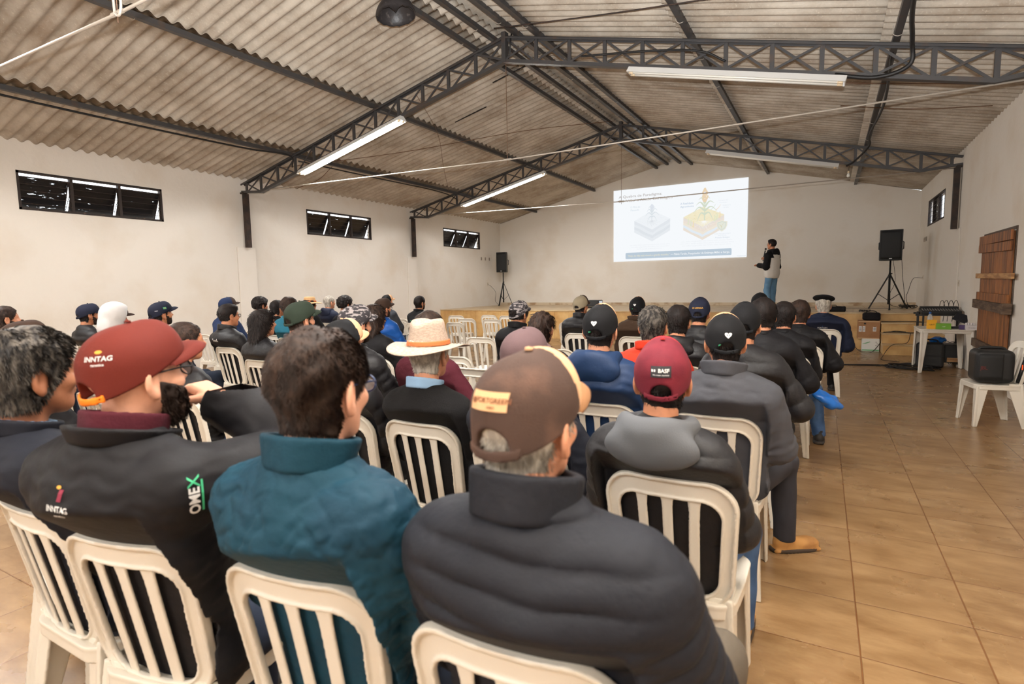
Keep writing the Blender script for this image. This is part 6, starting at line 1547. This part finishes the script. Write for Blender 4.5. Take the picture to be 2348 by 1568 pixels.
# cartons before the stage
M_CARD = mat('cardboard', srgb(164, 120, 82), .8, bump=(60, .0006), var=(5, srgb(150, 106, 70), .45, .7)); M_WBOX = mat('white_carton', srgb(222, 224, 218), .5); M_TAPE = mat('parcel_tape', srgb(196, 160, 120), .3)
M_LAB = mat('white_sticker', srgb(236, 234, 230), .5); M_INK = mat('label_ink', srgb(40, 38, 40), .7); M_GREEN = mat('carton_green', srgb(110, 170, 120), .5)
r = empty('white_carton', (.84, 14.38, 0), 0, 'white carton with green print standing on the floor under the brown box', 'box')
MB().box((-.16, -.12, 0), (.16, .12, .27)).build('carton', M_WBOX, r, bevel=.003); MB().box((-.155, -.1215, .01), (.155, -.12, .035)).build('green_stripe', M_GREEN, r)
link_mesh('leaf_print', [(-.15, -.1215, .16), (-.02, -.1215, .21), (.0, -.1215, .20), (-.08, -.1215, .165), (-.15, -.1215, .155)], [(0, 1, 2, 3, 4)], M_GREEN, r)
for k in range(5): MB().box((.09 + .02 * (k % 2), -.1215, .05 + .035 * k), (.105 + .02 * (k % 2), -.12, .065 + .035 * k)).build('print_mark', M_INK, r)
r = empty('cardboard_box', (.80, 14.40, .27), 0, 'brown cardboard box with white stickers stacked on the white carton', 'box')
MB().box((-.21, -.13, 0), (.20, .13, .39)).build('carton', M_CARD, r, bevel=.003); MB().box((-.20, -.1315, .0), (.19, -.13, .02)).build('tape', M_TAPE, r); MB().box((-.20, -.1315, .36), (.19, -.13, .385)).build('tape', M_TAPE, r)
for (x0, z0_, w_, h_) in ((-.19, .15, .055, .12), (-.12, .15, .05, .12), (.07, .16, .06, .10)):
    l = MB().box((x0, -.133, z0_), (x0 + w_, -.131, z0_ + h_)).build('sticker', M_LAB, r)
    for k in range(4): MB().box((x0 + .006, -.1335, z0_ + .012 + k * .026), (x0 + w_ - .008, -.133, z0_ + .022 + k * .026)).build('barcode', M_INK, l)
MB().box((-.10, -.1325, .31), (-.06, -.131, .345)).build('printed_mark', M_INK, r)
r = softbox('camera_bag', (.84, 14.42, .66), (.33, .22, .17), M_BAG, 'small black bag sitting on top of the brown cardboard box', 'bag', 5, .05)
MB().tube(spline([(-.12, 0, .15), (-.06, 0, .20), (.06, 0, .20), (.12, 0, .15)], 5), .010, 6).build('strap', M_BAG, r, smooth=True)
# cables over the steps and floor
cable([(.38, 14.53, .58), (.42, 14.45, .45), (.5, 14.35, .2), (.62, 14.2, .02), (.85, 14.0, .012), (1.05, 14.25, .25), (1.2, 14.2, .44), (1.45, 14.2, .44)], .007, 'black cable dropping from the stage socket and climbing to the second step')
cable([(1.02, 14.35, .64), (1.2, 14.4, .64), (1.5, 14.38, .65), (1.75, 14.4, .64)], .010, 'black adapter cable lying along the top step')
cable([(1.05, 14.1, .43), (1.2, 14.0, .45), (1.4, 14.05, .44), (1.5, 13.95, .44), (1.62, 14.0, .44), (1.72, 13.9, .44)], .012, 'thick black cable bundle lying on the middle step')
cable([(1.5, 13.9, .44), (1.42, 13.66, .26), (1.15, 13.4, .23), (.98, 13.1, .03), (.95, 12.7, .01), (1.2, 12.5, .01)], .006, 'black cable running from the steps down to the floor by the table')
for k, dy in enumerate((0, .07)): cable([(-.4, 11.9 + dy, .008), (.3, 11.75 + dy, .008), (.9, 11.85 + dy * 2, .008), (1.3, 11.6 + dy, .008), (1.6, 11.5 + dy, .008)], .008, 'black cable on the floor crossing towards the table, %s of the pair' % ('nearer' if k == 0 else 'farther'))
loops(1.30, 11.75, 0, .42, 7, 8, .007, 'heap of black cables on the floor around the table leg', .05)
loops(1.92, 12.55, 0, .20, 6, 12, .006, 'coiled cables rising beside the black case under the table', .42)

# plastic table
def table(x, y, yaw):
    r = empty('plastic_table', (x, y, 0), yaw, 'square white plastic table below the mixer, against the door wall', 'table')
    h = .36
    def top(P):
        q = np.stack([np.abs(P[:, 0]) - h, np.abs(P[:, 1]) - h * 1.12], -1) + .07; o = ln(np.maximum(q, 0)) + np.minimum(q.max(-1), 0) - .07
        t = smax(o, np.abs(P[:, 2] - .715) - .008, .006); s = np.maximum(np.abs(o + .012) - .006, np.abs(P[:, 2] - .69) - .03); return smin(t, s, .01)
    V, Q = net(top, ax(-.42, .42, .010), ax(-.48, .48, .010), ax(.64, .74, .006)); fast_mesh('table_top', V, Q, M_PLASTIC, r)
    for sx in (-1, 1):
        for sy in (-1, 1):
            def leg(P):
                t = np.clip((.70 - P[:, 2]) / .70, 0, 1); cx = sx * (.335 + .012 * t); cy = sy * (.39 + .014 * t); u = (cx - P[:, 0]) * sx; v = (cy - P[:, 1]) * sy; w_ = .10 - .055 * t
                A_ = np.maximum(np.abs(u - w_ / 2) - w_ / 2, np.abs(v - .005) - .006); B_ = np.maximum(np.abs(u - .005) - .006, np.abs(v - w_ / 2) - w_ / 2); return np.maximum(smin(A_, B_, .03), np.abs(P[:, 2] - .35) - .35)
            V, Q = net(leg, ax(sx * .31 - .10, sx * .31 + .10, .007), ax(sy * .35 - .10, sy * .35 + .10, .007), ax(-.01, .72, .02)); fast_mesh('leg', V, Q, M_PLASTIC, r)
table(1.685, 11.59, 0)
TZ = .724
# things on the table
M_PET = mat('clear_plastic', (.75, .82, .85), .1, alpha=.35); M_YEL = mat('yellow_card', srgb(244, 176, 34), .5); M_GRN = mat('green_card', srgb(112, 168, 50), .5); M_PUR = mat('purple_card', srgb(76, 56, 104), .5); M_PAPER = mat('white_card', srgb(214, 208, 208), .5); M_CAPB = mat('blue_cap', srgb(30, 90, 170), .4); M_LBL = mat('blue_label', srgb(50, 80, 140), .5)
def bottle(x, y, z, label, H=.22, lab=M_LBL):
    r = empty('water_bottle', (x, y, z), 0, label, 'bottle'); k = H / .22
    MB().lathe([(.001, 0), (.030 * k, .003), (.032 * k, .02), (.031 * k, .07), (.033 * k, .10), (.032 * k, .15 * k), (.020 * k, .185 * k), (.012 * k, .195 * k), (.012 * k, .205 * k)], 18).build('bottle_body', M_PET, r, smooth=True)
    MB().lathe([(.0335 * k, .075), (.034 * k, .08), (.034 * k, .115), (.0335 * k, .12)], 18).build('label_band', lab, r, smooth=True)
    MB().lathe([(.0145 * k, .200 * k), (.015 * k, .203 * k), (.0145 * k, .222 * k), (.012 * k, .225 * k)], 14).build('cap', M_CAPB, r, smooth=True)
bottle(1.50, 11.56, TZ, 'clear water bottle with a blue cap standing on the table behind the yellow box', .26)
def card(name, c, s, m, label, yaw=0, text=None, tm=None):
    r = empty(name, c, yaw, label, 'box'); MB().box((-s[0] / 2, -s[1] / 2, 0), (s[0] / 2, s[1] / 2, s[2])).build('carton', m, r, bevel=.002)
    if text:
        V, F = text2d(text, s[2] * .16, .01); k = min(1, s[0] * .7 / V[:, 0].max()); V = V * k
        link_mesh('print', [(v[0] - V[:, 0].max() / 2, -s[1] / 2 - .0008, v[1] + s[2] * .4) for v in V], F, tm or M_INK, r)
card('yellow_box', (1.50, 11.36, TZ), (.12, .09, .145), M_YEL, 'small yellow box standing in front of the bottle', .05, 'UHT', M_INK)
card('green_box', (1.645, 11.28, TZ), (.19, .09, .095), M_GRN, 'long green box beside the yellow box on the table', 0, 'UHF', M_LAB)
card('purple_box', (1.90, 11.33, TZ), (.09, .08, .07), M_PUR, 'small purple box at the end of the white box', 0)
card('white_box', (1.955 + .04, 11.24, TZ), (.15, .09, .075), M_PAPER, 'long white box lying at the wall end of the table', 0, 'mic wireless', M_INK)
for k in range(4):
    o = MB().lathe([(.001, 0), (.014, .001), (.015, .01), (.015, .034), (.012, .038), (.001, .038)], 12).build('white_pot', M_PAPER, smooth=True); o.location = (1.93 + .031 * k, 11.24, TZ + .075); tag(o, 'tiny white pot on the long white box, %s in the row' % ('nearest the purple box', 'second', 'third', 'nearest the wall')[k], 'pot', 'white pots on the long box')
o = MB().box((-.09, -.035, 0), (.09, .035, .035)).build('wireless_receiver', M_BLACK, bevel=.004); o.location = (1.80, 11.50, TZ); tag(o, 'small black receiver lying on the table behind the purple box', 'receiver')
# mixer stand and mixer, tablet
r = empty('mixer_stand', (1.74, 12.42, 0), 0, 'black metal keyboard style stand carrying the mixer behind the table', 'stand')
MB().bar((-.32, -.12, 0), (-.32, -.12, .90), .035, .035, (0, 1, 0)).build('upright', M_BLACK, r); MB().bar((.28, .10, 0), (.28, .10, .90), .035, .035, (0, 1, 0)).build('upright', M_BLACK, r)
MB().bar((-.24, -.12, .3), (-.24, -.12, .90), .028, .028, (0, 1, 0)).build('upright', M_BLACK, r)
MB().bar((-.36, -.16, .90), (.30, -.16, .90), .03, .03).build('cross_bar', M_BLACK, r); MB().bar((-.36, .14, .92), (.30, .14, .92), .03, .03).build('cross_bar', M_BLACK, r); MB().bar((-.32, -.3, .02), (-.32, .3, .02), .03, .03).build('foot_bar', M_BLACK, r); MB().bar((.28, -.3, .02), (.28, .3, .02), .03, .03).build('foot_bar', M_BLACK, r)
MB().lathe([(.001, .89), (.03, .90), (.035, .93), (.02, .96), (.001, .965)], 10, (-.32, -.12, 0)).build('clamp_knob', M_BLACK, r, smooth=True)
r = empty('mixer', (1.76, 12.42, .935), 0, 'black audio mixing desk with rows of knobs, tilted on the stand', 'mixer'); r.rotation_euler = (.10, 0, 0)
MB().box((-.30, -.20, 0), (.27, .20, .06)).build('console', M_BLACK, r, bevel=.008); MB().box((-.29, .08, .06), (.26, .19, .095)).build('rear_panel', M_BLACK, r, bevel=.006)
kn = MB()
for i in range(14):
    for j in range(5): kn.lathe([(.001, .0), (.006, .0), (.005, .014), (.001, .015)], 6, (-.27 + i * .038, -.16 + j * .045, .06))
kn.build('knobs', mat('grey_knob', srgb(120, 116, 112), .5), r)['kind'] = 'stuff'
for k, x in enumerate((.0, .06, .13, .2)): MB().tube(spline([(x, .15, .09), (x + .01, .16, .17), (x + .05, .2, .19), (x + .09, .24, .05), (x + .08, .26, -.2)], 5), .005, 6).build('plugged_cable', M_CABLE, r, smooth=True)
r = empty('tablet', (1.99, 12.02, .86), math.radians(-30), 'dark tablet propped up beside the mixer, leaning towards the wall', 'tablet'); r.rotation_euler = (math.radians(-40), .35, math.radians(-30))
MB().box((-.11, -.005, -.07), (.11, .005, .09)).build('screen_case', M_BLACK, r, bevel=.004); MB().box((-.10, -.0058, -.06), (.10, -.005, .08)).build('screen', mat('dark_screen', srgb(34, 36, 42), .1), r)
MB().tube([(0, .01, 0), (.02, .05, -.14)], .008, 6).build('tablet_arm', M_BLACK, r)
# black cases under the table
f = lambda P: rbox(P, (0, 0, .22), (.20, .15, .22), .05)
r = empty('equipment_case', (1.58, 12.05, 0), 0, 'black carrying case standing on the floor under the table', 'case')
V, Q = net(f, ax(-.24, .24, .012), ax(-.2, .2, .012), ax(-.02, .48, .012)); fast_mesh('case_body', V, Q, M_BLACK, r)
MB().tube(spline([(-.12, -.02, .43), (-.09, -.02, .48), (.09, -.02, .48), (.12, -.02, .43)], 4), .012, 8).build('handle', M_BLACK, r, smooth=True); MB().box((-.19, -.158, .20), (.19, -.148, .22)).build('seam_strip', M_GRILLE, r)
r = empty('road_case', (1.86, 12.28, 0), 0, 'low black box on castors behind the carrying case', 'case')
MB().box((-.14, -.18, .08), (.17, .2, .40)).build('case_body', M_BLACK, r, bevel=.01)
for sx in (-.1, .12): MB().tube([(sx, -.17, .03), (sx + .03, -.17, .03)], .03, 12).build('castor', M_ROD, r)
MB().box((-.02, -.20, .10), (.20, -.17, .17)).build('wooden_block', M_WOODL, r)
f = lambda P: ell(P, (0, 0, .03), (.12, .09, .055)) + .014 * wob(P, 40, 2)
V, Q = net(f, ax(-.16, .16, .009), ax(-.13, .13, .009), ax(-.05, .12, .009)); o = fast_mesh('plastic_bag', V, Q, mat('blue_film', srgb(20, 96, 180), .3)); o.location = (1.70, 12.12, .445); tag(o, 'crumpled blue plastic bag lying on the cases under the table', 'bag')
# the chair by the door and the party speaker on it
chair(1.535, 7.56, math.radians(100), 'white plastic chair by the door with a black portable speaker on its seat', group=None)
r = empty('portable_speaker', (1.52, 7.54, .452), math.radians(4), 'big black portable party speaker standing on the chair by the door', 'speaker')
V, Q = net(lambda P: rbox(P, (0, 0, .175), (.165, .150, .172), .06), ax(-.27, .27, .010), ax(-.2, .2, .010), ax(-.02, .38, .010)); V[:, 2] = np.maximum(V[:, 2], .0); fast_mesh('speaker_body', V, Q, M_BLACK, r)
n = 14; Vg = [(-.14 + .20 * i / n, -.158 - .010 * (1 - (2 * i / n - 1) ** 2), .04 + .27 * j / 6) for j in range(7) for i in range(n + 1)]
o = link_mesh('grille', Vg, [(j * (n + 1) + i, j * (n + 1) + i + 1, (j + 1) * (n + 1) + i + 1, (j + 1) * (n + 1) + i) for j in range(6) for i in range(n)], M_GRILLE, r, smooth=True); o.modifiers.new('s', 'SOLIDIFY').thickness = .008
V, F = text2d('JBL', .035, .01); link_mesh('logo', [(-.13 + v[0] * .9, -.172, .15 + v[1]) for v in V], F, mat('dull_red', srgb(96, 30, 26), .6), r)
MB().tube(spline([(-.12, 0, .33), (-.08, 0, .362), (.08, 0, .362), (.12, 0, .33)], 4), .014, 8).build('carry_handle', M_BLACK, r, smooth=True)
r = empty('microphone', (1.72, 7.44, .49), 0, 'black wireless microphone with an orange light leaning on the chair by the door', 'microphone')
MB().tube([(0, 0, -.02), (.05, -.01, .22)], [.018, .022], 12).build('handle', M_BLACK, r, smooth=True); MB().lathe([(.001, -.03), (.022, -.025), (.028, 0), (.02, .025), (.001, .03)], 12, (.056, -.011, .24)).build('grille', M_GRILLE, r, smooth=True)
MB().box((.018, -.034, .12), (.026, -.028, .17)).build('status_light', mat('orange_light', (0, 0, 0), .5, emit=(srgb(240, 80, 20), 1.2)), r)
cable([(1.76, 7.45, .47), (1.86, 7.36, .455), (1.98, 7.3, .46), (2.05, 7.25, .35), (2.04, 7.2, .05)], .006, 'thin black cable trailing off the chair by the door')
# projector on its stand
r = empty('projector_stand', (-3.42, 8.75, 0), 0, 'thin dark stand with a tray holding the projector', 'stand')
MB().box((-.22, -.17, 1.155), (.26, .17, 1.17)).build('tray', M_BLACK, r, bevel=.003); MB().tube([(0, 0, .3), (0, 0, 1.155)], .016, 10).build('pole', M_BLACK, r)
for k in range(3):
    a = 2 * PI * k / 3 + .3; MB().tube([(0, 0, .45), (.34 * math.cos(a), .34 * math.sin(a), .01)], .011, 8).build('leg', M_BLACK, r)
r = empty('projector', (-3.44, 8.75, 1.172), math.radians(4), 'black projector throwing the slide, beside the khaki mesh cap', 'projector')
MB().box((-.17, -.13, .012), (.17, .13, .115)).build('housing', M_BLACK, r, bevel=.012)
for k in range(7): MB().box((-.12 + k * .014, -.132, .035), (-.114 + k * .014, -.129, .09)).build('vent_slot', M_GRILLE, r)
MB().tube([(.10, .12, .065), (.10, .155, .065)], .035, 16).build('lens_barrel', M_BLACK, r); MB().tube([(.10, .156, .065), (.10, .160, .065)], .026, 16).build('lens', mat('projector_lens', (0, 0, 0), .3, emit=((.8, .9, 1), 6)), r)
MB().box((.16, -.09, .03), (.172, .09, .10)).build('side_grille', mat('lit_side_grille', (.2, .2, .2), .4, emit=((.8, .9, 1), .6)), r)
for sx in (-.13, .13): MB().box((sx - .015, -.1, 0), (sx + .015, -.07, .013)).build('foot', M_BLACK, r)
# bits among the seats
bottle(-6.35, 4.28, 0, 'water bottle with a blue cap on the floor between the chairs', .22, M_PET)
f = lambda P: ell(P, (0, 0, .0), (.13, .10, .045)) + .012 * wob(P, 34, 7)
V, Q = net(f, ax(-.17, .17, .009), ax(-.14, .14, .009), ax(-.09, .09, .009)); o = fast_mesh('blue_bag', V, Q, mat('blue_film', srgb(20, 96, 180), .3)); o.location = (.02, 5.05, .60); o.rotation_euler = (.3, .45, .5); tag(o, 'bright blue plastic bag on the lap of the short haired man by the aisle', 'bag')
